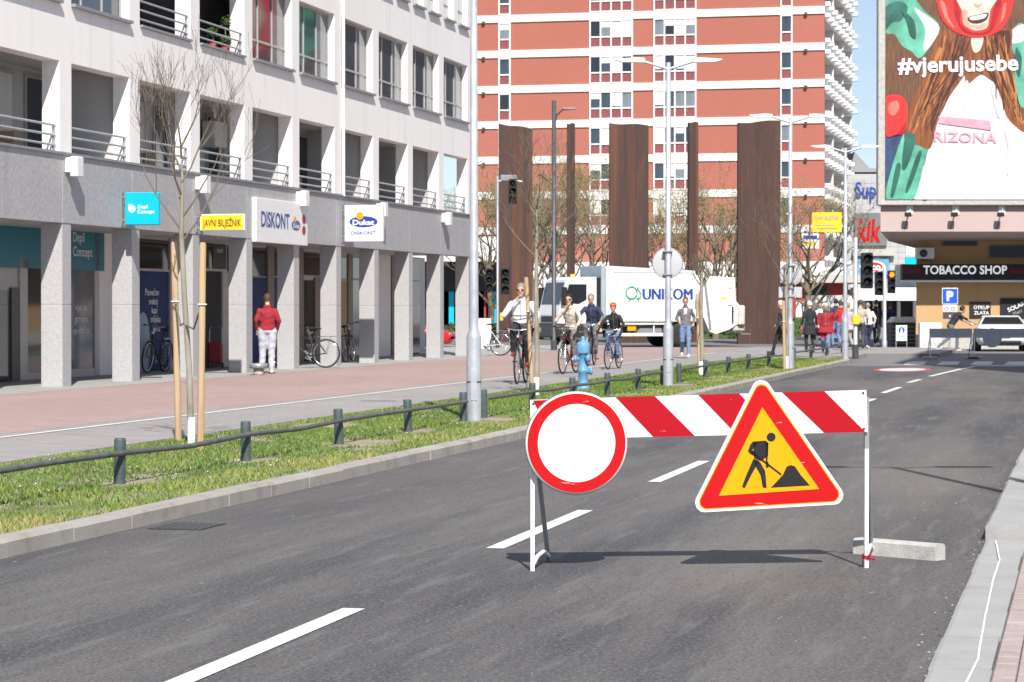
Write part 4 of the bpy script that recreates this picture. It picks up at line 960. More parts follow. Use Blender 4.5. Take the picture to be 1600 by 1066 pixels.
# dim shop row behind the left corner
sr = thing('shop_row', 'dark low shop row with white canopy seen past the arcade corner', 'building', (0, 0, 0)); YS = 150
a, c = At(560, 530, YS), At(800, 410, YS); MB().box(a.x, c.x, YS, YS + 10, 0, c.z).build('wall', 'room_dark', sr); MB().box(a.x, c.x + 1, YS - 3, YS + 10, c.z, c.z + 1.5).build('canopy', 'off_white', sr)
for i, px in enumerate((690, 706, 722, 745, 758, 772)): q = At(px, 470, YS); MB().box(q.x - .5, q.x + .45, YS - .1, YS - .01, .6, 2.6).build('display', ['blue_print', 'cyan', 'leaf_green', 'blue_print', 'brick_red', 'cyan'][i], sr)

# ================================================================== PINK BUILDING with billboard (right)
YW, YF = 93.5, 90.6
pk = thing('corner_shop_building', 'ochre walled shop building under a deep pink overhang', 'building', (0, 0, 0))
def pb(px0, px1, py0, py1, mat, name, Y=YW, dep=.1, off=0, parent=None, bev=0):
    a, c = At(px0, py1, Y), At(px1, py0, Y); return MB().box(a.x, c.x, Y - off - dep, Y - off, max(-.02, a.z), c.z, bev=bev).build(name, mat, parent or pk)
zs_f, zs_w = At(0, 362, YF).z, At(0, 377, YW).z; xl, xw = At(1376, 300, YF).x, At(1432, 300, YW).x; XR = xw + 16
m = MB(); m.prism([(xw, YW), (XR, YW), (XR, YW + 14), (xw + 14 * .26, YW + 14)], -.02, zs_w + .4, axis='z'); m.build('wall', 'ochre_wall', pk)
MB().box(xw - .02, XR, YW - .06, YW - .001, -.01, .55).build('plinth', 'concrete', pk)
zt_ = At(0, 322, YF).z
m = MB(); dY = YW + 14 - YF; kx_ = (xw - xl + .2) / (YW - YF) if False else .26
V_ = lambda y: xl + (y - YF) * kx_
m.add([(xl, YF, zs_f), (XR, YF, zs_f), (XR, YF, zt_), (xl, YF, zt_), (V_(YW), YW, zs_w), (XR, YW, zs_w), (V_(YW + 14), YW + 14, zs_w), (XR, YW + 14, zs_w), (V_(YW + 14), YW + 14, zt_), (XR, YW + 14, zt_), (V_(YW), YW, zt_)],
      [(0, 1, 2, 3), (0, 4, 5, 1), (4, 6, 7, 5), (3, 2, 9, 8, 10), (0, 3, 10, 4), (4, 10, 8, 6), (1, 5, 7, 9, 2), (6, 8, 9, 7)]); m.build('overhang', 'pink_render', pk)
MB().box(xl - .03, XR, YF - .08, YF + .3, zt_ + .002, zt_ + .12).build('coping', 'dark_metal', pk)
m = MB(); m.box(xl + 3.2, XR, YF + 6, YW + 14, zt_ + .01, zt_ + 9); m.build('upper_wall', 'pink_render', pk)
for px0, px1, py0, py1 in ((1472, 1527, 367, 385), (1545, 1610, 384, 403)):
    w_ = pb(px0, px1, py0, py1, 'brown_frame', 'window'); pb(px0 + 2, px1 - 2, py0 + 1.5, py1 - 1.5, 'glass_dark', 'pane', dep=.02, off=.102, parent=w_)
# tobacco shop light box
tb = thing('shop_fascia_sign', 'long black TOBACCO SHOP light box with red drink logos', 'sign', At(1410, 437, YW - .6))
kp = (YW - .6) / FPX
MB().box(0, 260 * kp, 0, .55, -.02, 24 * kp, bev=.02).build('light_box', 'plastic_black', tb); MB().box(0, 262 * kp, -.01, .56, -.1, -.021).build('trim', 'off_white', tb)
lettering('TOBACCO SHOP', 13 * kp, 'sign_glow', tb, (98 * kp, -.012, 15.3 * kp), .025, width=131 * kp)
for x in (15, 181): lettering('Coca-Cola', 9 * kp, 'sign_red_clean', tb, (x * kp + 0, -.012, 15 * kp), 0, width=26 * kp, shear=.3)
def board(px0, px1, py0, py1, lines, label, rot=0):
    a, c = At(px0, py1, YW - .06), At(px1, py0, YW - .06); t = thing('wall_board', label, 'sign', ((a.x + c.x) / 2, YW - .062, (a.z + c.z) / 2)); w_, h_ = (c.x - a.x) / 2, (c.z - a.z) / 2
    MB().box(-w_, w_, 0, .05, -h_, h_, bev=.008).build('board', 'plastic_black', t)
    for s_, z, hh, mt in lines: lettering(s_, hh * h_, mt, t, (.05, -.004, z * h_), .02, rot=rot)
board(1515, 1548, 472, 497, [('OTKUP', .32, .42, 'white_paint'), ('ZLATA', -.35, .42, 'white_paint')], 'black board with white OTKUP ZLATA lettering on the ochre wall')
board(1563, 1612, 466, 497, [('SOLARIJ', .2, .42, 'white_paint'), ('Meri', -.42, .36, 'grey_metal')], 'black board with slanting SOLARIJ lettering above the white car', rot=R(24))
# three spot lamps under the billboard
for i, px in enumerate((1416, 1488, 1560)):
    q = At(px, 336, YF); t = thing('billboard_spotlight', ['spotlight on a thin arm at the left corner of the pink overhang', 'spotlight on a thin arm above the word TOBACCO', 'spotlight on a thin arm above the word SHOP'][i], 'spotlight', (q.x, YF, q.z), group='spotlights under the billboard')
    MB().box(-.12, .12, -.5, -.3, -.08, .08, bev=.02).build('head', 'plastic_black', t); MB().tube([(.03, -.4, .05), (.12, -.2, .2), (.15, -.001, .2)], .02, 6).build('arm', 'off_white', t); MB().box(.0, .25, -.04, -.001, .02, .34).build('bracket', 'off_white', t)
    MB().tube([(.0, -.3, -.05), (-.06, -.005, -.55)], .012, 5).build('cable', 'plastic_black', t)
# air conditioner and corner bits
t = thing('air_conditioner', 'white outdoor air conditioner unit on the shop wall above the tobacco sign', 'air conditioner', At(1446, 404, YW - .4)); MB().box(-.35, .35, 0, .32, -.02, .42, bev=.02).build('case', 'off_white', t); MB().lathe([(.15, 0), (.15, .02), (.02, .03)], 20, mat=Matrix.Translation((-.08, -.001, .2)) @ RX).build('fan_grille', 'dark_metal', t)
# ------------------------------------------------------------------ billboard
bbx0, bbz0 = At(1383, 312, YF - .3).x, At(0, 312, YF - .3).z; kb_ = (YF - .3) / FPX
bb = thing('billboard', 'huge portrait billboard of a child in red boxing gear and green jacket', 'billboard', (bbx0, YF - .3, bbz0))
BWd, BH = 236 * kb_, 352 * kb_
MB().box(-11 * kb_, BWd + 11 * kb_, .03, .5, -9 * kb_, BH + 9 * kb_, bev=.03).build('frame', 'concrete', bb)
pm('print_wood', (.13, .06, .032), .5, .5, 4, stretch=(5, 5, .4)); pm('print_hair', (.20, .065, .024), .5, .65, 2.2, stretch=(4, 4, .3)); pm('print_green', (.10, .36, .25), .5, .45, 1.0); pm('print_dark_green', (.02, .10, .08), .5, .5, 1.2)
pm('print_shirt', (.64, .585, .62), .5, .14, 1.0); pm('print_red', (.68, .03, .03), .45, .25, .8); pm('print_skin', (.72, .50, .42), .5, .12, 1.5); pm('print_denim', (.03, .06, .14), .5, .5, 2); pm('print_pink', (.62, .30, .38), .5, .2, 4); pm('print_dark', (.06, .02, .014), .5, .4, 3); pm('print_gold', (.42, .17, .05), .5, .4, 3, stretch=(6, 6, .3))
MB().box(0, BWd, 0, .028, 0, BH).build('poster', 'print_wood', bb)
lay = [0]
def pr(name, mat, pts, k=3.33, ox=1340, oy=0, smooth=True):
    """a printed shape from outline points measured on the poster"""
    lay[0] += 1; y = -.0004 * lay[0]
    if smooth:
        P_ = pts; K = len(P_); o2 = []
        for i in range(K):
            p0, p1, p2, p3 = P_[i - 1], P_[i], P_[(i + 1) % K], P_[(i + 2) % K]
            for f in (0, .25, .5, .75): o2.append(tuple(.5 * (2 * p1[j] + (p2[j] - p0[j]) * f + (2 * p0[j] - 5 * p1[j] + 4 * p2[j] - p3[j]) * f * f + (3 * p1[j] - p0[j] - 3 * p2[j] + p3[j]) * f ** 3) for j in (0, 1)))
        pts = o2
    q = [(min(BWd - .004, max(.004, (ox + a / k - 1383) * kb_)), max(.004, (312 - oy - c / k) * kb_)) for a, c in pts]
    MB().add([(a, y, c) for a, c in q], [list(range(len(q)))]).build(name, mat, bb)
def circ(cx, cy, rx, ry, n=28): return [(cx + rx * math.cos(-6.28318 * i / n), cy + ry * math.sin(-6.28318 * i / n)) for i in range(n)]
pr('print_jacket', 'print_green', [(143, 165), (143, 0), (240, -60), (300, 0), (345, 60), (425, 150), (330, 300), (280, 270), (230, 240), (190, 180)])
pr('print_stripe', 'print_shirt', [(290, 45), (345, 75), (425, 150), (360, 260), (340, 250), (350, 150)])
pr('print_fold', 'print_dark_green', [(143, 40), (210, 10), (260, 40), (225, 110), (180, 120), (143, 160), (143, 120)])
pr('print_jacket', 'print_green', [(866, 150), (800, 160), (790, 230), (830, 330), (800, 420), (866, 560)])
pr('print_sleeve', 'print_shirt', [(866, 130), (800, 160), (795, 225), (866, 210)])
pr('print_jeans', 'print_denim', [(143, 710), (230, 690), (260, 800), (150, 960), (143, 1040)])
pr('print_shirt', 'print_shirt', [(560, 385), (680, 385), (770, 560), (866, 640), (866, 1050), (300, 1050), (350, 850), (400, 620), (470, 480)])
pr('print_jacket', 'print_green', [(270, 640), (350, 640), (385, 560), (390, 700), (345, 850), (325, 940), (285, 1040), (150, 1040), (190, 830)])
pr('print_hair', 'print_hair', [(440, 160), (600, 150), (600, 230), (560, 380), (480, 500), (420, 620), (380, 770), (320, 760), (255, 740), (240, 690), (265, 560), (330, 430), (380, 290)])
pr('print_lock', 'print_gold', [(420, 250), (440, 300), (380, 470), (330, 620), (300, 690), (320, 560), (370, 400)])
pr('print_lock', 'print_dark', [(500, 200), (590, 200), (570, 320), (510, 420), (440, 540), (390, 680), (380, 640), (430, 480), (480, 340)])
pr('print_hair', 'print_hair', [(640, 200), (790, 150), (800, 250), (815, 400), (830, 520), (866, 650), (866, 690), (820, 660), (770, 600), (740, 480), (700, 380), (660, 300)])
pr('print_lock', 'print_gold', [(760, 360), (790, 420), (840, 560), (855, 650), (800, 560), (760, 450)])
pr('print_lock', 'print_dark', [(640, 210), (780, 160), (785, 270), (745, 330), (700, 330), (650, 280)])
pr('print_hair', 'print_hair', [(560, 180), (700, 180), (720, 420), (640, 390), (560, 430)])
pr('print_neck', 'print_skin', [(590, 190), (650, 190), (635, 262), (600, 270)])
for side, n_ in ((-1, 34), (1, 24)):
    for i in range(n_):
        f = (i + random.random()) / n_
        if side < 0: x0_, x1_ = 450 + 130 * f, 250 + 150 * f + random.uniform(-15, 15); y1_ = 700 + random.uniform(-60, 70) - 120 * f
        else: x0_, x1_ = 650 + 120 * f, 720 + 130 * f + random.uniform(-15, 15); y1_ = 480 + 170 * f + random.uniform(-40, 40)
        y0_ = 185 + random.uniform(-5, 15); w_ = random.uniform(4, 11); pl_, pr2 = [], []
        for k2 in range(8):
            g_ = k2 / 7; xx = x0_ + (x1_ - x0_) * g_ ** 1.2 + 12 * math.sin(g_ * 7 + i); yy = y0_ + (y1_ - y0_) * g_; ww = w_ * (1 - .8 * g_) * (.4 + g_ if g_ < .5 else 1)
            pl_.append((xx - ww, yy)); pr2.append((xx + ww, yy))
        pr('print_strand', random.choice(['print_dark', 'print_gold', 'print_hair', 'print_dark', 'print_hair']), (pl_ + pr2[::-1])[::-1], smooth=False)
pr('print_headguard', 'print_red', [(405, -40), (415, 40), (440, 110), (490, 160), (560, 190), (620, 198), (690, 185), (750, 150), (790, 80), (808, 0), (810, -60), (740, -200), (620, -250), (480, -190)])
pr('print_face', 'print_skin', [(510, -10), (540, 60), (545, 120), (575, 150), (620, 162), (670, 145), (682, 90), (690, 50), (720, -10), (700, -110), (620, -150), (540, -110)])
pm('print_red_hi', (.80, .16, .12), .45, .2, 2); pm('print_red_lo', (.33, .012, .014), .45, .3, 2); pm('print_skin_lo', (.52, .30, .24), .5, .2, 3); pm('print_fold', (.585, .53, .57), .5, .15, 3)
pr('print_shade', 'print_red_lo', [(500, -30), (528, 60), (533, 122), (570, 160), (620, 174), (676, 158), (695, 95), (702, 50), (732, -30), (745, 20), (720, 110), (690, 170), (620, 188), (550, 172), (515, 120), (495, 50)])
pr('print_shine', 'print_red_hi', [(425, 10), (450, 90), (485, 140), (500, 145), (470, 90), (450, 20)]); pr('print_shine', 'print_red_hi', [(770, 20), (760, 90), (735, 130), (745, 90), (755, 30)])
pr('print_face', 'print_skin', [(510, -10), (540, 60), (545, 120), (575, 150), (620, 162), (670, 145), (682, 90), (690, 50), (720, -10), (700, -110), (620, -150), (540, -110)])
pr('print_cheek', 'print_skin_lo', [(540, 60), (565, 60), (572, 110), (590, 145), (575, 150), (547, 120)]); pr('print_chin', 'print_skin_lo', [(585, 132), (625, 136), (660, 122), (665, 140), (620, 156)]); pr('print_nose', 'print_skin_lo', [(600, 20), (625, 28), (645, 18), (632, 42), (612, 42)])
for q_ in ([(480, 520), (500, 540), (470, 640), (455, 640)], [(560, 430), (575, 440), (560, 560), (548, 560)], [(690, 460), (705, 470), (740, 600), (725, 600)], [(760, 680), (800, 760), (790, 900), (775, 900), (780, 770)], [(350, 930), (380, 960), (360, 1040), (340, 1040)]): pr('print_crease', 'print_fold', q_)
for q_ in ([(250, 700), (300, 720), (260, 860), (230, 870)], [(310, 800), (330, 810), (270, 980), (250, 980)], [(200, 860), (225, 870), (190, 1010), (172, 1010)], [(230, 60), (290, 110), (300, 200), (270, 180), (255, 120)], [(820, 250), (850, 300), (840, 400), (820, 350)]): pr('print_crease', 'print_dark_green', q_)
pr('print_mouth', 'print_dark', [(570, 95), (620, 80), (675, 70), (668, 105), (630, 125), (585, 122)])
pr('print_teeth', 'print_shirt', [(580, 94), (625, 82), (666, 76), (660, 95), (625, 106), (588, 108)])
pr('print_glasses', 'print_shirt', circ(555, -5, 42, 40)); pr('print_glasses', 'print_shirt', circ(680, -10, 42, 40)); pr('print_lens', 'print_skin', circ(555, -5, 34, 32)); pr('print_lens', 'print_skin', circ(680, -10, 34, 32))
pr('print_glove', 'print_red', [(143, 520), (200, 495), (245, 520), (258, 590), (240, 690), (190, 705), (143, 700)])
pr('print_shade', 'print_red_lo', [(200, 700), (245, 640), (258, 590), (240, 690), (190, 705)]); pr('print_shine', 'print_red_hi', [(160, 545), (200, 525), (215, 560), (190, 600), (160, 590)])
lay[0] += 2
lettering('#vjerujusebe', 24 * kb_, 'white_paint', bb, ((1496 - 1383) * kb_, -.0004 * lay[0], (312 - 100) * kb_), .025, width=188 * kb_, rot=R(1.3))
lettering('RIZONA', 15 * kb_, 'print_pink', bb, ((1508 - 1383) * kb_, -.0004 * lay[0], (312 - 215) * kb_), .02, width=98 * kb_, rot=R(-1.5))
m = MB(); m.add([((a - 1383) * kb_, -.0004 * lay[0], (312 - c_) * kb_) for a, c_ in ((1466, 182), (1546, 189), (1548, 204), (1466, 193))], [(3, 2, 1, 0)]); m.build('print_banner', 'print_pink', bb)
MB().box(.0, BWd, -.06, -.04, BH + .05, BH + .1).build('top_trim', 'grey_metal', bb)
# ------------------------------------------------------------------ tall building across the side street (out of frame, throws the shade on the crossing)
sb = thing('corner_block', 'plain cream apartment block at the right street corner casting shade over the crossing', 'building', mw=Matrix(((sf, cf, 0, 0), (cf, -sf, 0, 0), (0, 0, 1, 0), (0, 0, 0, 1))) if False else Matrix())
m = MB(); 
def stbox(m, s0, s1, t0, t1, z0, z1): m.prism([(W(a, b).x, W(a, b).y) for a, b in ((s0, t0), (s1, t0), (s1, t1), (s0, t1))], z0, z1, axis='z')
stbox(m, 46, 62, 3.8, 14, 0, 24); stbox(m, 46, 62, 14.002, 30, 0, 34); m.build('wall', 'off_white', sb)
for k in range(7):
    for j in range(5):
        m = MB(); stbox(m, 47.2 + j * 3, 49 + j * 3, 3.74, 3.799, 1.2 + k * 3.2, 2.9 + k * 3.2); m.build('window', 'glass_blue', sb)
for k in range(7):
    for j in range(8):
        m = MB(); stbox(m, 45.94, 45.999, 5 + j * 3, 6.6 + j * 3, 1.2 + k * 3.2, 2.9 + k * 3.2); m.build('window', 'glass_blue', sb)
# ================================================================== PEOPLE
def V3(*a): return Vector(a)
def loft(m, rings, n=14):
    """closed loft through rings (centre, half width along X, half depth, tangent)"""
    vs = []
    for c, hw, hd, tg in rings:
        tg = tg.normalized(); lx = Vector((1, 0, 0)); ly = tg.cross(lx).normalized()
        for k in range(n):
            a = 2 * math.pi * k / n; vs.append(c + lx * hw * math.cos(a) + ly * hd * math.sin(a))
    K = len(rings); fs = [(i * n + k, i * n + (k + 1) % n, (i + 1) * n + (k + 1) % n, (i + 1) * n + k) for i in range(K - 1) for k in range(n)]
    fs += [list(range(n))[::-1], [(K - 1) * n + k for k in range(n)]]; m.add(vs, fs)
POSE = {}
POSE['stand'] = dict(pel=V3(0, 0, .95), neck=V3(0, -.01, 1.47), head=V3(0, .03, 1.625), eL=V3(-.25, -.05, 1.15), eR=V3(.25, -.05, 1.15), hL=V3(-.26, .06, .92), hR=V3(.26, .06, .92),
    kL=V3(-.11, .03, .51), kR=V3(.11, .03, .51), aL=V3(-.12, -.02, .09), aR=V3(.12, -.02, .09), look=0)
POSE['walk'] = dict(POSE['stand'], kL=V3(-.09, .17, .52), aL=V3(-.09, .26, .11), kR=V3(.09, .05, .50), aR=V3(.10, -.26, .17), eL=V3(-.25, -.14, 1.17), hL=V3(-.24, -.05, .93), eR=V3(.25, .03, 1.15), hR=V3(.24, .20, .98))
POSE['walk2'] = dict(POSE['stand'], kR=V3(.09, .15, .52), aR=V3(.09, .22, .11), kL=V3(-.09, .06, .50), aL=V3(-.10, -.22, .15), eR=V3(.25, -.12, 1.17), hR=V3(.24, -.02, .93), eL=V3(-.25, .02, 1.15), hL=V3(-.24, .18, .97))
POSE['cycle'] = dict(pel=V3(0, -.19, 1.03), neck=V3(0, .02, 1.52), head=V3(0, .07, 1.67), eL=V3(-.31, .16, 1.22), eR=V3(.31, .16, 1.22), hL=V3(-.27, .36, 1.08), hR=V3(.27, .36, 1.08),
    kL=V3(-.12, .16, .80), kR=V3(.12, .22, .98), aL=V3(-.12, .02, .37), aR=V3(.12, .12, .56), look=0)
POSE['phone'] = dict(POSE['cycle'], eR=V3(.30, .17, 1.22), hR=V3(.05, .20, 1.52), hL=V3(-.30, .36, 1.08))
POSE['face'] = dict(POSE['cycle'], eR=V3(.28, .17, 1.20), hR=V3(.04, .18, 1.50))
POSE['carry'] = dict(POSE['walk'], eR=V3(.26, -.06, 1.14), hR=V3(.18, .17, 1.05), hL=V3(-.22, .2, .98))
POSE['lean'] = dict(pel=V3(0, -.12, .92), neck=V3(0, .22, 1.36), head=V3(0, .33, 1.47), eL=V3(-.25, .42, 1.12), eR=V3(.25, .40, 1.12), hL=V3(-.2, .66, 1.0), hR=V3(.2, .66, 1.0), kL=V3(-.1, .18, .52), aL=V3(-.1, .16, .09), kR=V3(.1, -.22, .50), aR=V3(.1, -.62, .15), look=0)
POSE['idle'] = dict(POSE['stand'], head=V3(.0, .055, 1.615), eL=V3(-.25, -.03, 1.15), hL=V3(-.22, .08, .95), eR=V3(.25, -.03, 1.15), hR=V3(.22, .10, .96), kL=V3(-.10, .05, .51), aL=V3(-.12, .03, .09), kR=V3(.09, .01, .51), aR=V3(.09, -.04, .09))
def person(label, loc, rz, H, pose, top, legs, shoes, hair='dark', skin_i=0, vox=.020, sleeves=None, coat=0.0, belly=0.0, bulk=1.0, extras=(), headtop=True, group=None, longhair=False, bald=False, legr=1.0):
    P = {k: (v.copy() if isinstance(v, Vector) else v) for k, v in POSE[pose].items()}
    t = thing('person', label, 'person', loc, rz, group); m = MB(); segs = []
    TOP, LEG, SHO, SK, SLV = 0, 1, 2, 3, 4
    def seg(a, b, ra, rb, mi, n=10):
        d = (b - a); dn = d.normalized() if d.length > 1e-6 else V3(0, 0, 1)
        m.tube([a - dn * ra * .75, a - dn * ra * .4, a, b, b + dn * rb * .4, b + dn * rb * .75], [ra * .4, ra * .85, ra, rb, rb * .85, rb * .4], n); segs.append((a, b, ra, rb, mi))
    pel, neck, head = P['pel'], P['neck'], P['head']; sp_ = (neck - pel); up = sp_.normalized(); bk = bulk
    at = lambda f, dy=0: pel + sp_ * f + V3(0, dy, 0)
    loft(m, [(at(-.16), .10 * bk, .08 * bk, up), (at(-.10), .165 * bk, .115 * bk, up), (at(.06), .172 * bk, .122 * bk, up), (at(.28, belly * .5), (.150 + belly * .25) * bk, (.112 + belly * .6) * bk, up), (at(.55, belly * .2), .166 * bk, (.122 + belly * .2) * bk, up), (at(.76), .170 * bk, .112 * bk, up), (at(.87), .140 * bk, .09 * bk, up), (at(.95), .088, .075, up), (at(1.0), .062, .062, up), (at(1.03), .05, .05, up)])
    segs.append((at(.10), at(.80), .15 * bk, .13 * bk, TOP)); segs.append((at(-.12), at(.02), .13 * bk, .14 * bk, LEG if not coat else TOP))
    if coat:
        rings = [(at(.1), .18 * bk, .135 * bk, up)]
        for k in (1, 2, 3): rings.append((pel + V3(0, 0, -coat * k / 3), (.185 + .025 * k) * bk, (.14 + .02 * k) * bk, V3(0, 0, -1)))
        loft(m, rings); segs.append((pel, pel + V3(0, 0, -coat), .19 * bk, .2 * bk, TOP))
    seg(neck + V3(0, 0, -.0), head + V3(0, -.015, -.06), .056, .053, SK)
    # head: skull, jaw, nose, ears
    lk = P['look']; Rh = Matrix.Rotation(lk, 3, 'Z'); hp = lambda x, y, z: head + Rh @ V3(x, y, z)
    m.ell(head + V3(0, 0, .02), (.080, .100, .110), 16, 10, mat=Rh); m.ell(hp(0, .028, -.055), (.055, .058, .065), 12, 8, mat=Rh); m.ell(hp(0, .098, -.005), (.013, .018, .024), 8, 6); m.ell(hp(.077, -.005, .0), (.011, .02, .03), 8, 6); m.ell(hp(-.077, -.005, .0), (.011, .02, .03), 8, 6)
    segs.append((head + V3(0, 0, -.03), head + V3(0, 0, .03), .085, .09, SK))
    for s_, e, h, k_, a in ((-1, 'eL', 'hL', 'kL', 'aL'), (1, 'eR', 'hR', 'kR', 'aR')):
        sh = at(.83) + V3(s_ * .158 * bk, 0, 0); el_, ha, kn, an = P[e], P[h], P[k_], P[a]; hip = pel + V3(s_ * .092 * bk, 0, -.04)
        seg(sh, el_, .056 * bk, .047 * bk, TOP); f_ = (ha - el_); slv = SLV if sleeves else TOP
        seg(el_, el_ + f_ * .86, .047 * bk, .036, slv)
        d = f_.normalized(); w_ = el_ + f_ * .9; seg(el_ + f_ * .8, w_ + d * .02, .028, .027, SK)
        # hand: palm, four curled fingers, thumb
        lat = d.cross(V3(0, 0, 1)); lat = lat.normalized() if lat.length > .1 else V3(0, 1, 0); nr = lat.cross(d)
        m.ell(w_ + d * .06, (.03, .03, .045), 8, 6, mat=d.to_track_quat('Z', 'Y').to_matrix()); segs.append((w_ + d * .02, w_ + d * .12, .035, .03, SK))
        for q, (o_, L_) in enumerate(((-.030, .062), (-.010, .074), (.011, .07), (.030, .055))):
            b0 = w_ + d * .085 + lat * o_; b1 = b0 + d * L_ * .55 - nr * .006; b2 = b1 + d * L_ * .3 - nr * .028
            m.tube([b0, b1, b2], [.0105, .010, .008], 6)
        m.tube([w_ + d * .03 + lat * s_ * -.028, w_ + d * .065 + lat * s_ * -.052, w_ + d * .095 + lat * s_ * -.05 - nr * .01], [.013, .012, .009], 6)
        seg(hip, kn, .096 * bk * legr, .070 * bk * legr, LEG); seg(kn, an + V3(0, 0, .02), .066 * bk * legr, .054 * bk * legr, LEG)
        fd = V3(0, 1, 0); pit = max(-.5, min(.2, (.09 - an.z) * 2.2)) if pose not in ('cycle', 'phone', 'face') else 0
        toe = an + V3(0, .155, -.045 + pit * .18); heel = an + V3(0, -.045, -.045); seg(heel, toe, .042, .036, SHO); segs.append((heel + V3(0, 0, .01), an + V3(0, .03, -.02), .05, .045, SHO))
    s_c = H / 1.75
    me0 = m.mesh('body', 'white_paint'); tmp = bpy.data.objects.new('tmp', me0); col.objects.link(tmp)
    md = tmp.modifiers.new('r', 'REMESH'); md.mode = 'VOXEL'; md.voxel_size = vox; sm_ = tmp.modifiers.new('s', 'SMOOTH'); sm_.factor = .5; sm_.iterations = 2
    me = bpy.data.meshes.new_from_object(tmp.evaluated_get(bpy.context.evaluated_depsgraph_get())); bpy.data.objects.remove(tmp); bpy.data.meshes.remove(me0)
    N_ = len(me.polygons); ce = np.empty(N_ * 3); me.polygons.foreach_get('center', ce); ce = ce.reshape(-1, 3)
    best = np.full(N_, 1e9); mi = np.zeros(N_, np.int32)
    for a, b, ra, rb, mm in segs:
        a_, b_ = np.array(a), np.array(b); ab = b_ - a_; L2 = max(1e-9, ab @ ab); f = np.clip(((ce - a_) @ ab) / L2, 0, 1); ds = np.linalg.norm(ce - a_ - f[:, None] * ab, axis=1) / (ra + (rb - ra) * f)
        k = ds < best; best[k] = ds[k]; mi[k] = mm
    if coat:
        k = (ce[:, 2] < pel.z) & (ce[:, 2] > pel.z - coat) & (mi == LEG); mi[k] = TOP
    me.materials.clear()
    for mm in (cloth(*top), cloth(*legs), cloth(*shoes), skin(skin_i), cloth(*(sleeves or top)) if sleeves != 'skin' else skin(skin_i)): me.materials.append(mm)
    nv = len(me.vertices); co = np.empty(nv * 3); me.vertices.foreach_get('co', co); co = co.reshape(-1, 3); no = np.empty(nv * 3); me.vertices.foreach_get('normal', no); no = no.reshape(-1, 3)
    ph = rng.random(8) * 6.28; x_, y_, z_ = co.T
    fold = np.sin(34 * z_ + 14 * x_ + ph[0]) * np.sin(9 * x_ + 12 * y_ + ph[1]) + .8 * np.sin(52 * z_ - 20 * x_ + 16 * y_ + ph[2]) * np.sin(17 * y_ + 6 * z_ + ph[3]) + .6 * np.sin(26 * x_ + 21 * z_ + ph[4])
    hd_ = np.linalg.norm(co - np.array(head), axis=1) < .2; fold[hd_] = 0
    co += no * (fold * .0045)[:, None]; me.vertices.foreach_set('co', co.ravel())
    me.polygons.foreach_set('material_index', mi); me.polygons.foreach_set('use_smooth', np.ones(N_, bool)); me.name = 'body'; me.update()
    link('body', me, t)
    MB().lathe([(.082, -.045), (.088, -.02), (.078, .02), (.068, .022), (.06, .0)], 16, mat=Matrix.Translation(neck) @ Matrix.Rotation(-.25, 4, 'X') @ Matrix.Diagonal((1, .92, 1, 1))).build('collar', cloth(*top), t)
    if pose not in ('idle',): MB().tube([at(.9) + V3(0, .098 * bk, 0), at(.62) + V3(0, (.128 + belly * .25) * bk, 0), at(.3) + V3(0, (.118 + belly * .95) * bk, 0), at(.06) + V3(0, .128 * bk, 0)], .005, 5).build('zip', 'grey_metal', t)
    # hair, eyes, extras
    HC = {'dark': (.018, .013, .011), 'grey': (.22, .21, .20), 'white': (.6, .58, .55), 'brown': (.07, .038, .02), 'blond': (.30, .19, .09), 'short': (.06, .045, .035)}[hair]
    hm = pm('hair_' + hair, HC, .6, .35, 40)
    if not bald:
        h_ = MB(); n, K = 18, 9; vs = []
        for i in range(K + 1):
            ph = math.pi * (.0 + .62 * i / K)
            for k in range(n):
                a = 2 * math.pi * k / n; front = max(0, math.sin(a)); p_ = min(ph, math.pi * (.62 - .30 * front ** .6)); rr_ = 1 + random.uniform(-.02, .035)
                vs.append(hp(.088 * math.sin(p_) * math.cos(a) * rr_, .108 * math.sin(p_) * math.sin(a) * rr_ - .004,   .022 + .120 * math.cos(p_) * rr_))
        h_.add(vs, [(i * n + k, (i + 1) * n + k, (i + 1) * n + (k + 1) % n, i * n + (k + 1) % n) for i in range(K) for k in range(n)], 0, True)
        h_.build('hair', hm, t)
    if longhair: MB().tube([hp(0, -.06, .05), hp(.01, -.11, -.05), hp(.02, -.12, -.18), hp(.03, -.10, -.30)], [.07, .085, .075, .03], 12).build('long_hair', hm, t)
    if 'glasses' in extras:
        g = MB()
        for s_ in (-1, 1): g.ell(hp(s_ * .034, .089, .014), (.028, .010, .018), 10, 6)
        g.tube([hp(-.03, .095, .018), hp(.03, .095, .018)], .004, 5)
        for s_ in (-1, 1): g.tube([hp(s_ * .06, .08, .018), hp(s_ * .08, .0, .018)], .004, 5)
        g.build('sunglasses', 'plastic_black', t)
    else:
        e_ = MB()
        for s_ in (-1, 1): e_.ell(hp(s_ * .030, .0905, .012), (.010, .006, .006), 8, 5)
        e_.build('eyes', 'sign_black', t)
    MB().ell(hp(0, .086, -.055), (.022, .006, .006), 8, 5).build('mouth', pm('lip', (.30, .12, .10), .5, .05, 9), t)
    if 'helmet' in extras:
        h_ = MB(); h_.lathe([(.001, .125), (.05, .118), (.085, .088), (.105, .045), (.108, .02), (.098, .02), (.095, .04)], 18, mat=Matrix.Translation(head + V3(0, -.005, .03)) @ Matrix.Diagonal((.95, 1.15, 1, 1))); hh = h_.build('helmet', pm('helmet_orange', (.72, .11, .03), .35, .08, 4), t)
        v_ = MB()
        for a in (-.6, 0, .6): v_.ell(head + V3(.06 * math.sin(a), .075, .105), (.012, .035, .018), 8, 5)
        v_.build('vents', 'plastic_black', hh)
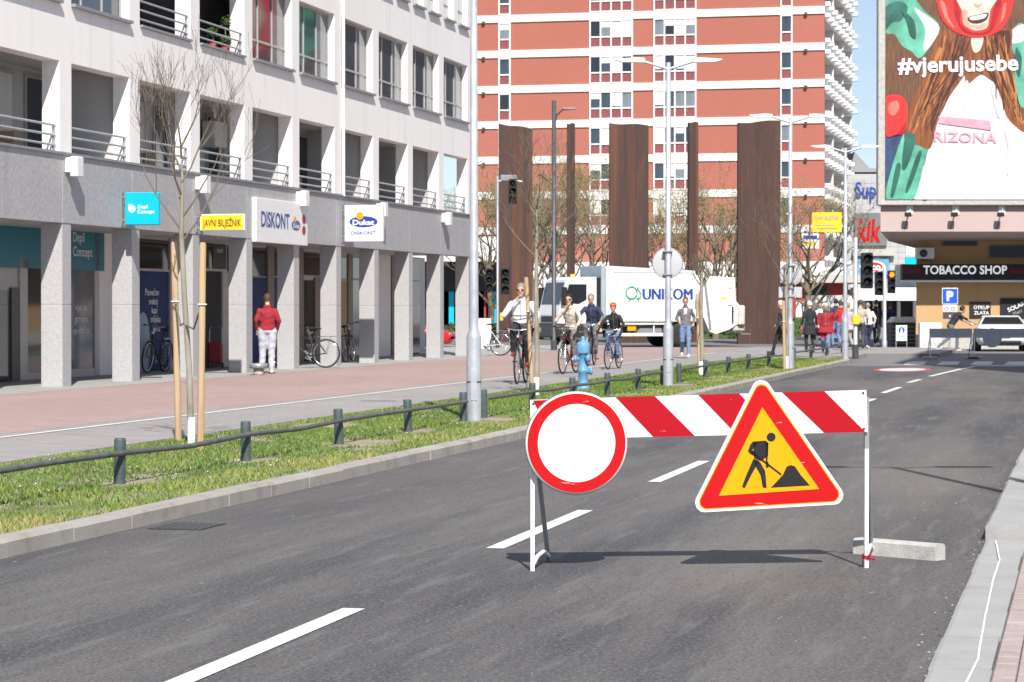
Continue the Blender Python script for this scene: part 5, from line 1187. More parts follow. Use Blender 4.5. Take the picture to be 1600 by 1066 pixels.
    if 'shirt' in extras: MB().prism([(-.05, 0), (.05, 0), (.035, -.27), (-.03, -.27)], -.003, .01, mat=Matrix.Translation(at(.93) + V3(0, .118, 0)) @ Matrix.Rotation(-.05, 4, 'X')).build('shirt_front', 'white_paint', t)
    if 'bag' in extras: MB().box(.16, .34, -.06, .06, .62, .92, bev=.02).build('bag', cloth('bag', (.05, .03, .03)), t)
    if 'scarf' in extras: MB().lathe([(.09, -.03), (.105, 0), (.09, .05), (.06, .06)], 14, mat=Matrix.Translation(neck)).build('scarf', cloth('scarf', (.03, .10, .05)), t)
    if 'stripe' in extras:
        for s_, k_, a in ((-1, 'kL', 'aL'), (1, 'kR', 'aR')):
            q = [pel + V3(s_ * .17 * bk, .02, -.08), P[k_] + V3(s_ * .066 * bk, 0, 0), P[a] + V3(s_ * .05, 0, .05)]; MB().tube(q, .011, 5).build('stripe', 'white_paint', t)
    if 'strap' in extras: 
        q = [at(.38, belly * .5) + V3(.17 * bk * math.cos(k * .3), (.125 + belly * .62) * bk * math.sin(k * .3), .0) for k in range(21)]; MB().tube(q, .012, 5, closed=True).build('waist_strap', 'plastic_black', t)
    t.scale = (s_c, s_c, s_c)
    return t
# ================================================================== BICYCLES
def wheel_parts(parent, y, r=.335, mat='rubber'):
    w_ = link('wheel', MB().tube([(0, r * math.cos(k * .2244) , r * math.sin(k * .2244)) for k in range(28)], .019, 6, closed=True).mesh('tyre', mat), parent, loc=(0, y, r + .018))
    MB().tube([(0, (r - .025) * math.cos(k * .2244), (r - .025) * math.sin(k * .2244)) for k in range(28)], .012, 5, closed=True).build('rim', 'chrome', w_)
    m = MB()
    for k in range(18): a = k * .349; m.tube([(.02 * (1 if k % 2 else -1), .02 * math.cos(a + .5), .02 * math.sin(a + .5)), (0, (r - .03) * math.cos(a), (r - .03) * math.sin(a))], .0022, 3, caps=False)
    m.tube([(-.05, 0, 0), (.05, 0, 0)], .018, 8); m.build('spokes', 'chrome', w_)
def bicycle(label, loc, rz, fm='plastic_black', scale=1.0, basket=False, rack=True, roll=0, guards=True, steer=0):
    t = thing('bicycle', label, 'bicycle', loc, rz); t.scale = (scale,) * 3; t.rotation_euler = (0, roll, rz)
    RA, FA, BB, ST_, HT, HB = V3(0, -.5, .353), V3(0, .57, .353), V3(0, -.05, .29), V3(0, -.20, .80), V3(0, .38, .86), V3(0, .43, .66)
    m = MB(); m.tube([ST_ + V3(0, -.02, .08), BB], .016, 8); m.tube([HB + V3(0, 0, .03), BB], .018, 8); m.tube([HT + V3(0, .01, -.03), BB.lerp(ST_, .72)], .016, 8); m.tube([HT, HB], .02, 8)
    for s_ in (-1, 1): m.tube([BB + V3(s_ * .03, 0, 0), RA + V3(s_ * .05, 0, 0)], .009, 6); m.tube([ST_ + V3(s_ * .02, 0, -.05), RA + V3(s_ * .05, 0, 0)], .008, 6)
    m.build('frame', fm, t)
    m = MB()
    for s_ in (-1, 1): m.tube([HB + V3(s_ * .03, .01, 0), HB + V3(s_ * .045, .07, -.12), FA + V3(s_ * .05, 0, 0)], [.014, .013, .009], 6)
    m.tube([HB + V3(-.03, .01, 0), HB + V3(.03, .01, 0)], .014, 6); m.build('fork', 'chrome' if basket else fm, t)
    m = MB(); m.tube([HT, HT + V3(0, -.03, .16)], .013, 8); m.tube([V3(-.29, .26, 1.04), V3(-.22, .31, 1.05), V3(-.06, .37, 1.02), V3(.06, .37, 1.02), V3(.22, .31, 1.05), V3(.29, .26, 1.04)], .012, 8); hb = m.build('handlebar', 'chrome', t)
    for s_ in (-1, 1): MB().tube([(s_ * .30, .25, 1.04), (s_ * .23, .30, 1.05)], .018, 8).build('grip', 'rubber', hb)
    m = MB(); m.tube([ST_ + V3(0, -.02, .06), ST_ + V3(0, -.03, .13)], .013, 8); m.ell(V3(0, -.27, .955), (.095, .10, .035), 12, 7); m.ell(V3(0, -.15, .955), (.035, .12, .025), 10, 6); m.build('saddle', 'rubber', t)
    for y in (-.5, .57): wheel_parts(t, y)
    if guards:
        for y, a0, a1 in ((-.5, .5, 3.3), (.57, .6, 2.6)):
            pts = [(0, y + .375 * math.cos(a), .353 + .375 * math.sin(a)) for a in [a0 + (a1 - a0) * k / 10 for k in range(11)]]
            m = MB(); vs = [];
            for p_ in pts: vs += [(-.028, p_[1], p_[2]), (.028, p_[1], p_[2])]
            m.add(vs, [(2 * k, 2 * k + 1, 2 * k + 3, 2 * k + 2) for k in range(10)]); m.build('mudguard', 'grey_metal', t)
    m = MB(); m.lathe([(.09, -.004), (.09, .004)], 20, mat=Matrix.Translation(BB + V3(.05, 0, 0)) @ Matrix.Rotation(math.pi / 2, 4, 'Y')); m.tube([BB + V3(.06, 0, 0), BB + V3(.07, .11, .13)], .01, 6); m.tube([BB + V3(-.06, 0, 0), BB + V3(-.07, -.11, -.13)], .01, 6); ck = m.build('crank', 'grey_metal', t)
    for s_, d in ((1, V3(.12, .11, .13)), (-1, V3(-.12, -.11, -.13))): q = BB + d; MB().box(q.x - .045, q.x + .045, q.y - .04, q.y + .04, q.z - .012, q.z + .012).build('pedal', 'rubber', ck)
    if rack:
        m = MB()
        for s_ in (-1, 1): m.tube([ST_ + V3(s_ * .03, -.05, -.05), V3(s_ * .055, -.42, .76), V3(s_ * .055, -.72, .76)], .007, 5); m.tube([V3(s_ * .055, -.62, .76), RA + V3(s_ * .05, 0, 0)], .006, 5)
        m.tube([V3(-.055, -.72, .76), V3(.055, -.72, .76)], .007, 5); m.build('rack', 'chrome', t)
    if basket:
        m = MB()
        for z, w_, d_ in ((.82, .12, .09), (.89, .14, .11), (.96, .155, .12), (1.03, .17, .135)): m.tube([V3(w_ * math.cos(k * .524) , .60 + d_ * math.sin(k * .524), z) for k in range(12)], .009, 5, closed=True)
        for k in range(16): a = k * .3927; m.tube([V3(.12 * math.cos(a), .60 + .09 * math.sin(a), .82), V3(.17 * math.cos(a), .60 + .135 * math.sin(a), 1.03)], .006, 4)
        m.box(-.11, .11, .52, .68, .81, .825); m.build('basket', 'plastic_black', t)
    m = MB(); m.ell(V3(0, .47, .90), (.035, .045, .035), 10, 6); m.build('headlight', 'chrome', t)
    return t
def rider(px, py, z, rz, hl, hb, H, pose, top, legs, shoes, scale=1.0, **kw):
    loc = G(px, py, z); bk = kw.pop('bike', {}); bicycle(hb, loc, rz, scale=scale, **bk)
    return person(hl, loc, rz, H, pose, top, legs, shoes, **kw)
WH, BK, NV, RD = ('white', (.70, .70, .73)), ('black', (.022, .022, .026)), ('navy', (.028, .035, .075)), ('red', (.27, .018, .028))
GR, BG, JN, DK = ('grey', (.14, .14, .15)), ('beige', (.50, .44, .37)), ('jeans', (.13, .20, .32)), ('darkgrey', (.055, .055, .06))
PZ = .124
rider(815, 599, PZ, R(171), 'man in white jacket and sunglasses cycling with one hand at his mouth', 'black bicycle ridden by the man in the white jacket', 1.86, 'phone', WH, BK, RD, hair='grey', extras=('glasses', 'stripe', 'strap'), belly=.12, bulk=1.12, vox=.014, bike=dict(rack=False, guards=False))
rider(890, 583.5, PZ, R(163), 'dark haired woman in beige jacket and sunglasses riding a bicycle with basket', 'bicycle with dark front basket and pale fork ridden by the woman in beige', 1.70, 'face', BG, ('taupe', (.17, .15, .145)), BG, hair='dark', longhair=True, extras=('glasses',), vox=.014, bike=dict(fm='brick_red', basket=True))
rider(924, 571, PZ, R(170), 'man in navy body warmer cycling close behind the woman in beige', 'bicycle ridden by the man in the navy body warmer', 1.76, 'cycle', NV, GR, BK, hair='grey', skin_i=0, vox=.016, sleeves=GR, bike=dict(rack=False))
rider(959, 576.5, PZ, R(162), 'child in orange helmet and black jacket riding a small bicycle', 'small dark blue bicycle ridden by the child in the helmet', 1.52, 'cycle', BK, JN, BK, scale=.9, hair='dark', extras=('helmet',), vox=.016, bike=dict(fm='blue_print', rack=False, guards=False))
person('man in open grey hooded jacket and pale jeans walking towards the barrier', G(1071, 560, .12), R(176), 1.76, 'carry', GR, JN, WH, hair='short', skin_i=1, vox=.014, extras=('shirt',))
person('young man in red sweatshirt and pale grey joggers standing with his back turned', G(418, 584, .127), R(8), 1.76, 'idle', RD, ('joggers', (.42, .43, .48)), ('cream', (.68, .55, .30)), hair='brown', skin_i=2, vox=.014, bulk=1.08, legr=1.12)
person('man in black T-shirt and grey trousers bending towards the white car', G(1490, 550, 0), R(-78), 1.80, 'lean', BK, ('slate', (.13, .14, .17)), BG, hair='dark', skin_i=1, sleeves='skin')
CG = 'pedestrians gathered at the crossing'
for (px, py, rz, H, pose, top, legs, shoes, hair, lab, kw) in (
    (1221, 556, 75, 1.70, 'walk', DK, BK, BK, 'white', 'person in dark coat walking half hidden behind a lamp post and stake', {}),
    (1265, 551, 10, 1.70, 'stand', BK, BK, BK, 'white', 'white haired person in long black coat seen from behind', dict(coat=.34)),
    (1290, 553, 170, 1.62, 'walk', RD, JN, BK, 'white', 'stout woman in bright red coat and green scarf walking with a bag', dict(coat=.22, bulk=1.3, extras=('scarf', 'bag'))),
    (1281, 542, 180, 1.70, 'stand', WH, GR, BK, 'brown', 'brown haired woman in white top standing behind the red coat', {}),
    (1306, 543, 5, 1.82, 'stand', NV, JN, BK, 'dark', 'dark haired man in navy jacket and jeans next to the red coat', {}),
    (1314, 545, 20, 1.74, 'walk2', ('scarlet', (.42, .02, .02)), JN, BK, 'brown', 'person in scarlet jacket walking away beside the last street lamp', {}),
    (1325, 548, 12, 1.66, 'walk', ('mauve', (.42, .36, .38)), ('stone', (.30, .27, .25)), WH, 'blond', 'woman in pale mauve coat partly behind the last street lamp', dict(coat=.2, extras=('bag',))),
    (1344, 547, 350, 1.76, 'walk', ('tan', (.42, .36, .29)), DK, BK, 'short', 'man in tan jacket walking away beside the traffic light pole', {}),
    (1356, 546, 8, 1.66, 'walk2', ('ivory', (.66, .65, .62)), NV, BG, 'grey', 'person in ivory jacket and navy trousers walking away', dict(bulk=1.1)),
    (1369, 542, 340, 1.78, 'walk', BK, BK, WH, 'dark', 'tall person dressed in black with white shoes walking away', {}),
    (1391, 532, 10, 1.80, 'stand', NV, BK, BK, 'brown', 'person in long navy coat standing by the amber traffic light', dict(coat=.2)),
    (1296, 538, 10, 1.72, 'stand', ('rust', (.30, .06, .05)), DK, BK, 'grey', 'person in rust coloured jacket standing nearest the white van', {})):
    person(lab, G(px, py, .1 if py > 540 else 0.0), R(rz), H, pose, top, legs, shoes, hair=hair, group=CG, vox=.022, **kw)
inb = math.atan2(cf, -sf)
bicycle('black upright bicycle parked against the blue poster of the dairy shop', G(244, 582, .127), math.pi - PHI, roll=R(-6))
bicycle('dark city bicycle parked side on between two columns with chrome rear mudguard', G(478, 575, .127), math.pi / 2 - PHI, roll=R(4))
bicycle('black bicycle standing by the wooden panel of the shop front', G(545, 566, .127), -PHI + R(6), roll=R(-5))
bicycle('white bicycle leaning beside the white cabinet past the arcade', G(757, 556, .122), R(80), fm='white_paint')
ash = thing('stone_ashtray', 'squat round grey stone ashtray beside the man in the red sweatshirt', 'ashtray', G(404, 586, .124)); MB().lathe([(.10, 0), (.12, .02), (.11, .14), (.001, .14)], 18).build('foot', 'concrete', ash); MB().lathe([(.16, .14), (.2, .155), (.2, .25), (.17, .25), (.16, .22), (.001, .22)], 22).build('bowl', 'grey_metal', ash)
tr = thing('shopping_trolley', 'red fabric shopping trolley with chrome handle in the dark shop doorway', 'trolley', BW @ Vector((FB(336, 560, 2.0)[0], 2.0, .01))); MB().box(-.17, .17, -.11, .11, .12, .62, bev=.04).build('bag', 'brick_red', tr); MB().tube([(-.15, .12, .1), (-.15, .14, .9), (-.1, .15, 1.0), (.1, .15, 1.0), (.15, .14, .9), (.15, .12, .1)], .01, 6).build('handle', 'chrome', tr)
for s_ in (-1, 1): MB().lathe([(.07, -.015), (.07, .015)], 16, mat=Matrix.Translation((s_ * .17, .1, .07)) @ Matrix.Rotation(math.pi / 2, 4, 'Y')).build('wheel', 'rubber', tr)
# ================================================================== REFUSE TRUCK
tk = thing('refuse_truck', 'white refuse collection truck with blue UNIKOM lettering waiting at the junction', 'truck', Vector(At(1002, 500, 98.5)[:2] + (-.004,)), R(200))
tk.scale = (.95, .97, .965)
TLN = 8.6; xf = TLN / 2           # front end; local x forward, y to the truck's left (towards the camera)
def tb_(name, mat, *bs, parent=tk, bev=.02):
    m = MB()
    for q in bs: m.box(*q, bev=bev)
    return m.build(name, mat, parent)
tb_('chassis', 'dark_metal', (-xf + 1.2, xf - .3, -.45, .45, .55, .85))
# cab: side profile extruded across, with inset side windows and screen
prof = [(xf, .45), (xf, 1.35), (xf - .12, 1.75), (xf - .38, 2.80), (xf - .6, 2.92), (xf - 1.75, 2.92), (xf - 1.75, .75), (xf - 1.5, .6), (xf - 1.45, 1.0), (xf - .55, 1.0), (xf - .45, .45)]
prof = [(xf, 1.0), (xf, 1.35), (xf - .12, 1.75), (xf - .38, 2.80), (xf - .6, 2.92), (xf - 1.75, 2.92), (xf - 1.75, 1.0)]
cab = MB().prism(prof, -1.15, 1.15).build('cab', 'truck_white', tk)
tb_('lower_cab', 'dark_metal', (xf - .5, xf + .02, -1.14, 1.14, .42, .998), bev=.06); tb_('bumper_step', 'plastic_black', (xf - 1.75, xf - 1.55, -1.1, 1.12, .5, .998), bev=.03)
sw = MB().prism([(xf - .32, 1.85), (xf - .50, 2.62), (xf - 1.30, 2.62), (xf - 1.30, 1.98), (xf - .95, 1.80)], 1.151, 1.165).build('side_window', 'glass_dark', cab)
MB().prism([(xf - .32, 1.85), (xf - .50, 2.62), (xf - 1.30, 2.62), (xf - 1.30, 1.98), (xf - .95, 1.80)], -1.165, -1.151).build('side_window', 'glass_dark', cab)
def slant(y0, y1, f0, f1, dx): 
    a = Vector((xf - .12, 0, 1.75)).lerp(Vector((xf - .38, 0, 2.8)), f0); c = Vector((xf - .12, 0, 1.75)).lerp(Vector((xf - .38, 0, 2.8)), f1)
    return [(a.x + dx, y0, a.z), (a.x + dx, y1, a.z), (c.x + dx, y1, c.z), (c.x + dx, y0, c.z)]
MB().add(slant(-1.05, 1.05, .04, .9, .012), [(0, 1, 2, 3)]).build('windscreen', 'glass_dark', cab)
tb_('grille', 'plastic_black', (xf + .001, xf + .03, -.7, .7, 1.05, 1.3), parent=cab)
for s_ in (-1, 1):
    tb_('headlight', 'chrome', (xf + .0, xf + .04, s_ * .9 - .2, s_ * .9 + .2, .62, .82)); MB().box(xf - .35, xf - .1, s_ * 1.36 - .06, s_ * 1.36 + .06, 1.75, 2.5, bev=.04).build('mirror', 'plastic_black', cab); MB().tube([(xf - .3, s_ * 1.15, 2.5), (xf - .25, s_ * 1.36, 2.45)], .02, 6).build('mirror_arm', 'plastic_black', cab)
tb_('door_seam', 'dark_metal', (xf - 1.40, xf - 1.385, 1.15, 1.153, 1.05, 2.7), parent=cab, bev=0); tb_('door_handle', 'plastic_black', (xf - 1.34, xf - 1.16, 1.152, 1.18, 1.55, 1.6), parent=cab, bev=.01)
tb_('door_crease', 'truck_grey', (xf - 1.38, xf - .1, 1.151, 1.154, 1.62, 1.635), parent=cab, bev=0)
tb_('beacon', 'orange_lamp', (xf - 1.3, xf - 1.15, -.3, -.1, 2.92, 3.05))
# body
bodyp = [(xf - 1.95, .95), (xf - 1.95, 3.33), (-xf + 2.75, 3.33), (-xf + 2.2, 2.95), (-xf + 2.2, .95)]
MB().box(xf - 2.15, xf - 1.951, -1.2, 1.2, 1.0, 3.40, bev=.02).build('bulkhead', 'truck_grey', tk)
bd = MB().prism([(xf - 2.16, 1.12), (xf - 2.16, 3.28), (xf - 2.3, 3.38), (-xf + 2.35, 3.20), (-xf + 2.3, 3.0), (-xf + 2.3, 1.12)], -1.22, 1.22).build('body', 'truck_white', tk)
tb_('body_sill', 'truck_grime', (-xf + 2.2, xf - 2.1, -1.235, 1.235, 1.05, 1.119), parent=bd)
tb_('top_rail', 'truck_grey', (-xf + 2.5, xf - 2.5, 1.221, 1.235, 3.10, 3.13), parent=bd, bev=0)
# tail hopper
tail = [(-xf + 2.295, 3.02), (-xf + .45, 2.92), (-xf + .42, 1.95), (-xf + .05, 1.55), (-xf - .02, 1.25), (-xf + .25, 1.0), (-xf + .75, .72), (-xf + 1.35, .55), (-xf + 1.65, .65), (-xf + 2.295, 2.0)]
hp_ = MB().prism(tail, -1.2, 1.2).build('tail_hopper', 'truck_white', tk)
tb_('loading_edge', 'truck_grime', (-xf - .08, -xf + .5, -1.15, 1.15, .60, .95), parent=hp_, bev=.1); tb_('lift_arm', 'truck_grime', (-xf + .02, -xf + .32, 1.201, 1.34, .9, 1.75), parent=hp_, bev=.06); tb_('lift_arm', 'truck_grime', (-xf + .02, -xf + .32, -1.34, -1.201, .9, 1.75), parent=hp_, bev=.06)
tb_('foot_step', 'grey_metal', (-xf - .35, -xf + .1, -1.1, 1.1, .50, .55), parent=hp_); tb_('work_lamp', 'plastic_black', (-xf + .34, -xf + .44, 1.0, 1.25, 2.5, 2.75), parent=hp_); tb_('control_box', 'off_white', (-xf + .5, -xf + .8, 1.201, 1.25, 1.75, 2.1), parent=hp_); tb_('warning_label', 'yellow', (-xf + .85, -xf + 1.15, 1.201, 1.206, 2.0, 2.08), parent=hp_, bev=0)
MB().tube([(-xf + 1.9, 1.23, 2.9), (-xf + 1.62, 1.23, .75)], .05, 8).build('ram', 'grey_metal', hp_)
for z in (1.0, .52): tb_('side_guard', 'off_white', (-.9, xf - 2.25, 1.12, 1.17, z - .07, z + .07))
for x in (-.1, 1.9): tb_('guard_post', 'off_white', (x - .03, x + .03, 1.08, 1.119, .45, 1.1))
tb_('marker_plate', 'sign_yellow', (.75, 1.15, 1.171, 1.19, .68, .86)); tb_('battery_box', 'dark_metal', (1.3, 2.0, .5, 1.05, .4, .9)); tb_('tank', 'grey_metal', (-.6, .6, .5, 1.0, .45, .9), bev=.1)
def wheel(parent, x, y, r, w_, side, rim='grey_metal'):
    T = Matrix.Translation((x, y, r)) @ Matrix.Rotation(math.pi / 2, 4, 'X')
    wo = MB().lathe([(r * .55, -w_ / 2), (r * .93, -w_ / 2), (r, -w_ * .35), (r, w_ * .35), (r * .93, w_ / 2), (r * .55, w_ / 2)], 28, mat=T).build('wheel', 'rubber', parent)
    m = MB(); m.lathe([(r * .56, -w_ * .45), (r * .56, -w_ * .3 * 1), (r * .3, -w_ * .1), (.001, -w_ * .1)] if side > 0 else [(.001, w_ * .1), (r * .3, w_ * .1), (r * .56, w_ * .3), (r * .56, w_ * .45)], 22, mat=T); m.build('rim', rim, wo)
    m = MB()
    for k in range(10): a = k * .628; m.ell(V3(x + r * .4 * math.cos(a), y + side * w_ * .2, r + r * .4 * math.sin(a)), (.035 * r * 2, .02, .035 * r * 2), 6, 4)
    m.build('wheel_nuts', 'chrome', wo)
for y, sd_ in ((1.0, 1), (-1.0, -1)):
    wheel(tk, xf - 1.02, y, .50, .3, sd_); wheel(tk, -xf + 3.05, y, .50, .5, sd_)
    MB().tube([(xf - 1.02 + .6 * math.cos(a), y, .5 + .6 * math.sin(a)) for a in [k * .314 for k in range(11)]], .06, 6).build('mudguard', 'plastic_black', tk); MB().tube([(-xf + 3.05 + .6 * math.cos(a), y, .5 + .6 * math.sin(a)) for a in [k * .314 for k in range(11)]], .05, 6).build('mudguard', 'off_white', tk)
for k_ in range(7):
    x_ = xf - 2.6 - k_ * .56
    if k_ in (0, 6): tb_('hinge', 'truck_grey', (x_ - .03, x_ + .03, 1.221, 1.25, 1.13, 1.3), parent=bd, bev=.01)
tb_('hopper_seam', 'truck_grime', (-xf + .5, -xf + 2.2, 1.2005, 1.204, 1.46, 1.475), parent=hp_, bev=0); tb_('hopper_rib', 'truck_white', (-xf + .5, -xf + .6, 1.2005, 1.24, 1.5, 2.85), parent=hp_, bev=.01); tb_('light_bar', 'brick_red', (-xf + .36, -xf + .44, 1.0, 1.19, 2.2, 2.4), parent=hp_, bev=.01)
tb_('hose', 'plastic_black', (-xf + .55, -xf + .62, 1.24, 1.28, 1.0, 1.7), parent=hp_, bev=.02); tb_('cab_step', 'grey_metal', (xf - 1.5, xf - .6, 1.0, 1.16, .62, .67)); tb_('air_intake', 'plastic_black', (xf - 1.94, xf - 1.76, .7, 1.15, 1.1, 2.9))
# livery on the left side: local frame facing +y needs text turned round
def side_text(s, h, mat, x, z, width=None, bold=.02):
    o = lettering(s, h, mat, tk, (x, 1.226, z), bold, width=width, rz=math.pi); return o
kx = 97.5 / FPX / .94
def bxp(px): return (1003 - px) * kx * 1.0
for k_i, dx_ in enumerate((-.028, 0, .028)):
    o_ = side_text('UNIKOM', .46, 'blue_print', bxp(1028) + dx_, 2.22, width=83 * kx, bold=0); o_.location.y += .0006 * k_i
lg = MB()
def arc(cx, cz, rx, rz_, a0, a1, n=18): return [V3(cx - rx * math.cos(a0 + (a1 - a0) * k / n), 1.228, cz + rz_ * math.sin(a0 + (a1 - a0) * k / n)) for k in range(n + 1)]
cx = bxp(967); lg.tube(arc(cx, 2.27, .25, .25, 0, 6.0), .035, 5); lg.tube([V3(cx + .08, 1.228, 2.03), V3(cx + .08, 1.228, 1.9)], .03, 5); cx2 = bxp(978)
lg.tube([V3(cx2 + .02, 1.228, 2.5), V3(cx2 - .0, 1.228, 2.4), V3(cx2 - .14, 1.228, 2.22), V3(cx2 - .10, 1.228, 2.05), V3(cx2 + .08, 1.228, 2.03)], .032, 5); lg.tube([V3(cx2 - .02, 1.228, 2.05), V3(cx2 - .02, 1.228, 1.9)], .03, 5); lg.build('leaf_logo', 'green_logo', tk)
for px, z in ((945, 2.75), (1135, 2.6)): x = bxp(px); MB().box(x - .10, x + .10, 1.225, 1.229, z - .12, z + .12).build('green_sticker', pm('sticker', (.50, .60, .40), .5, .3, 4), tk)
for px, mt in ((1077, 'hydrant_blue'), (1083, 'brick_red')): x = bxp(px); MB().box(x - .09, x + .09, 1.2255, 1.229, 1.6, 1.95).build('sticker', mt, tk)
# ================================================================== CARS
def car(name, label, loc, rz, paint, L=4.4, Wd=1.82, Hh=1.30, kind='coupe', group=None):
    t = thing(name, label, 'car', loc, rz); hw = Wd / 2; x0, x1 = -L / 2, L / 2
    # stations along x (front +x): x, half width, sill z, belt z, roof half width, roof z
    sts = [(x1, hw * .72, .38, .56), (x1 - .12, hw * .86, .25, .66), (x1 - .55, hw * .96, .2, .78), (x1 - 1.25, hw, .2, .90), (x1 - 1.95, hw, .2, .93), (x1 - 2.9, hw, .2, .95), (x1 - 3.55, hw, .2, .98), (x0 + .35, hw * .97, .25, .96), (x0 + .06, hw * .88, .3, .88), (x0, hw * .80, .42, .80)]
    m = MB(); n = 10; vs = []
    for x, w_, s_, b_ in sts:
        for y, z in ((-w_ * .9, s_), (-w_, s_ + .14), (-w_, b_ - .14), (-w_ * .95, b_ - .03), (-w_ * .80, b_ + .02), (w_ * .80, b_ + .02), (w_ * .95, b_ - .03), (w_, b_ - .14), (w_, s_ + .14), (w_ * .9, s_)): vs.append((x, y, z))
    K = len(sts); fs = [(i * n + k, (i + 1) * n + k, (i + 1) * n + (k + 1) % n, i * n + (k + 1) % n) for i in range(K - 1) for k in range(n)] + [list(range(n)), [(K - 1) * n + k for k in range(n)][::-1]]
    m.add(vs, fs, 0, True); bo = m.build('body', paint, t)
    g = [(x1 - 1.3, .92), (x1 - 2.1, Hh - .02), (x1 - 2.55, Hh), (x1 - 3.1, Hh - .03), (x0 + .5, .97)]
    m = MB(); rw = hw * .66
    pts = [(x, (hw * .84 if i in (0, 4) else rw), z) for i, (x, z) in enumerate(g)]
    base = [(x1 - 1.3, hw * .86, .92), (x1 - 2.1, hw * .88, .93), (x1 - 2.55, hw * .88, .95), (x1 - 3.1, hw * .88, .96), (x0 + .5, hw * .84, .965)]
    def qd(a, b, c, d): m.add([a, b, c, d], [(0, 1, 2, 3)])
    mir = lambda p: (p[0], -p[1], p[2])
    for i in range(4):
        qd(base[i], base[i + 1], pts[i + 1], pts[i]); qd(mir(pts[i]), mir(pts[i + 1]), mir(base[i + 1]), mir(base[i]))
    qd(mir(pts[0]), pts[0], pts[1], mir(pts[1])); qd(pts[4], mir(pts[4]), mir(pts[3]), pts[3]); m.build('glasshouse', 'glass_dark', t)
    m = MB(); 
    for i in (1, 2): m.add([mir(pts[i]), pts[i], pts[i + 1], mir(pts[i + 1])], [(3, 2, 1, 0)])
    m.box(x1 - 3.1, x1 - 2.1, -rw, rw, Hh - .03, Hh + .012, bev=.02)
    for s_ in (-1, 1):
        for a, b_ in ((pts[0], pts[1]), (pts[3], pts[4])): m.tube([(a[0], s_ * a[1], a[2]), (b_[0], s_ * b_[1], b_[2])], .035, 6)
    m.build('roof', paint, t)
    for x in (x1 - .85, x0 + .85):
        for s_ in (-1, 1): wheel(t, x, s_ * (hw - .1), .33, .21, s_, 'grey_metal')
    for s_ in (-1, 1):
        MB().ell(V3(x0 + .04, s_ * hw * .62, .74), (.04, .2, .06), 12, 6).build('tail_light', 'brick_red', t); MB().ell(V3(x1 - .1, s_ * hw * .62, .60), (.1, .17, .07), 12, 6).build('headlight', 'chrome', t); MB().ell(V3(x1 - 1.75, s_ * (hw + .08), .98), (.07, .1, .07), 10, 6).build('mirror', paint, t)
    MB().box(x0 - .03, x0 + .05, -.26, .26, .5, .61).build('number_plate', 'white_paint', t); MB().box(x0 - .02, x0 + .2, -hw * .7, hw * .7, .26, .40, bev=.04).build('diffuser', 'plastic_black', t)
    return t
car('parked_car', 'white low sports car parked tail out behind the grey barriers', Vector(At(1563, 500, 89.5)[:2] + (-.003,)), R(81), 'car_white', L=4.4, Wd=1.9, Hh=1.28)
car('parked_car', 'bright red car glimpsed between the last arcade columns', Vector((-4.35, 90.5, 0)), R(-6), 'red_paint', L=4.4, Hh=1.42)
# van
vp = At(1304, 500, 121); vn = thing('white_van', 'white panel van seen from behind beyond the crossing', 'van', (vp.x, vp.y, 0), 0)
m = MB(); m.prism([(-.98, .35), (-1.0, 1.2), (-.96, 1.9), (-.82, 2.22), (.82, 2.22), (.96, 1.9), (1.0, 1.2), (.98, .35)], 0, 4.8); vb = m.build('body', 'truck_white', vn)
for x in (-.62, .24): MB().box(x, x + .38, -.02, -.001, 1.62, 1.98, bev=.01).build('rear_window', 'off_white', vb)
lettering('HRVATSKA', .13, 'grey_metal', vn, (.2, -.025, 1.45), .02, width=1.1); MB().box(-.35, .65, -.012, -.002, 1.22, 1.30).build('text_line', 'grey_metal', vn)
for s_ in (-1, 1): MB().box(s_ * .9 - .06, s_ * .9 + .06, -.03, -.001, .8, 1.4).build('tail_light', 'brick_red', vn)
MB().box(-.97, .97, -.1, -.001, .35, .55, bev=.03).build('bumper', 'plastic_black', vn); MB().box(-.01, .01, -.006, -.001, .56, 2.1).build('door_seam', 'dark_metal', vn); MB().box(-1.95, -1.05, -.06, -.0, 1.1, 1.9, bev=.02).build('open_door', 'truck_white', vn)
for y in (.8, 3.9):
    for s_ in (-1, 1): MB().lathe([(.2, -.11), (.34, -.11), (.34, .11), (.2, .11)], 20, mat=Matrix.Translation((s_ * .9, y, .34)) @ Matrix.Rotation(math.pi / 2, 4, 'Y')).build('wheel', 'rubber', vn)
# ================================================================== TRAFFIC LIGHTS, POLES, CABINETS
def signal(t, x, z, s=1.0, lit=None, face=-1, y=-.12):
    b_ = MB().box(x - .15 * s, x + .15 * s, y, y + .2, z - .45 * s, z + .45 * s, bev=.03).build('signal_head', 'plastic_black', t)
    for k, dz in enumerate((.29, 0, -.29)):
        MB().lathe([(.105 * s, 0), (.105 * s, .012), (.02, .02)], 18, mat=Matrix.Translation((x, y - .001, z + dz * s)) @ RX).build('lens', 'orange_lamp' if lit == k else 'glass_dark', b_)
        m = MB(); pts = [(x + .12 * s * math.cos(a), y - .0, z + dz * s + .12 * s * math.sin(a)) for a in [k2 * .314 for k2 in range(11)]]; q = [(p[0], y - .2, p[2]) for p in pts]
        m.add(pts + q, [(i, i + 1, 12 + i, 11 + i) for i in range(10)]); m.build('visor', 'plastic_black', b_)
def pole(name, label, px, py, z, h, r, mat, cat='traffic light', base=None):
    t = thing(name, label, cat, G(px, py, z)); MB().lathe([(r * 1.4, 0), (r * 1.4, .35), (r, .4), (r, h), (.001, h + .02)], 12).build('pole', mat, t)
    if base: MB().lathe([(r * 1.45, 0), (r * 1.45, .42)], 12).build('base_band', base, t)
    return t
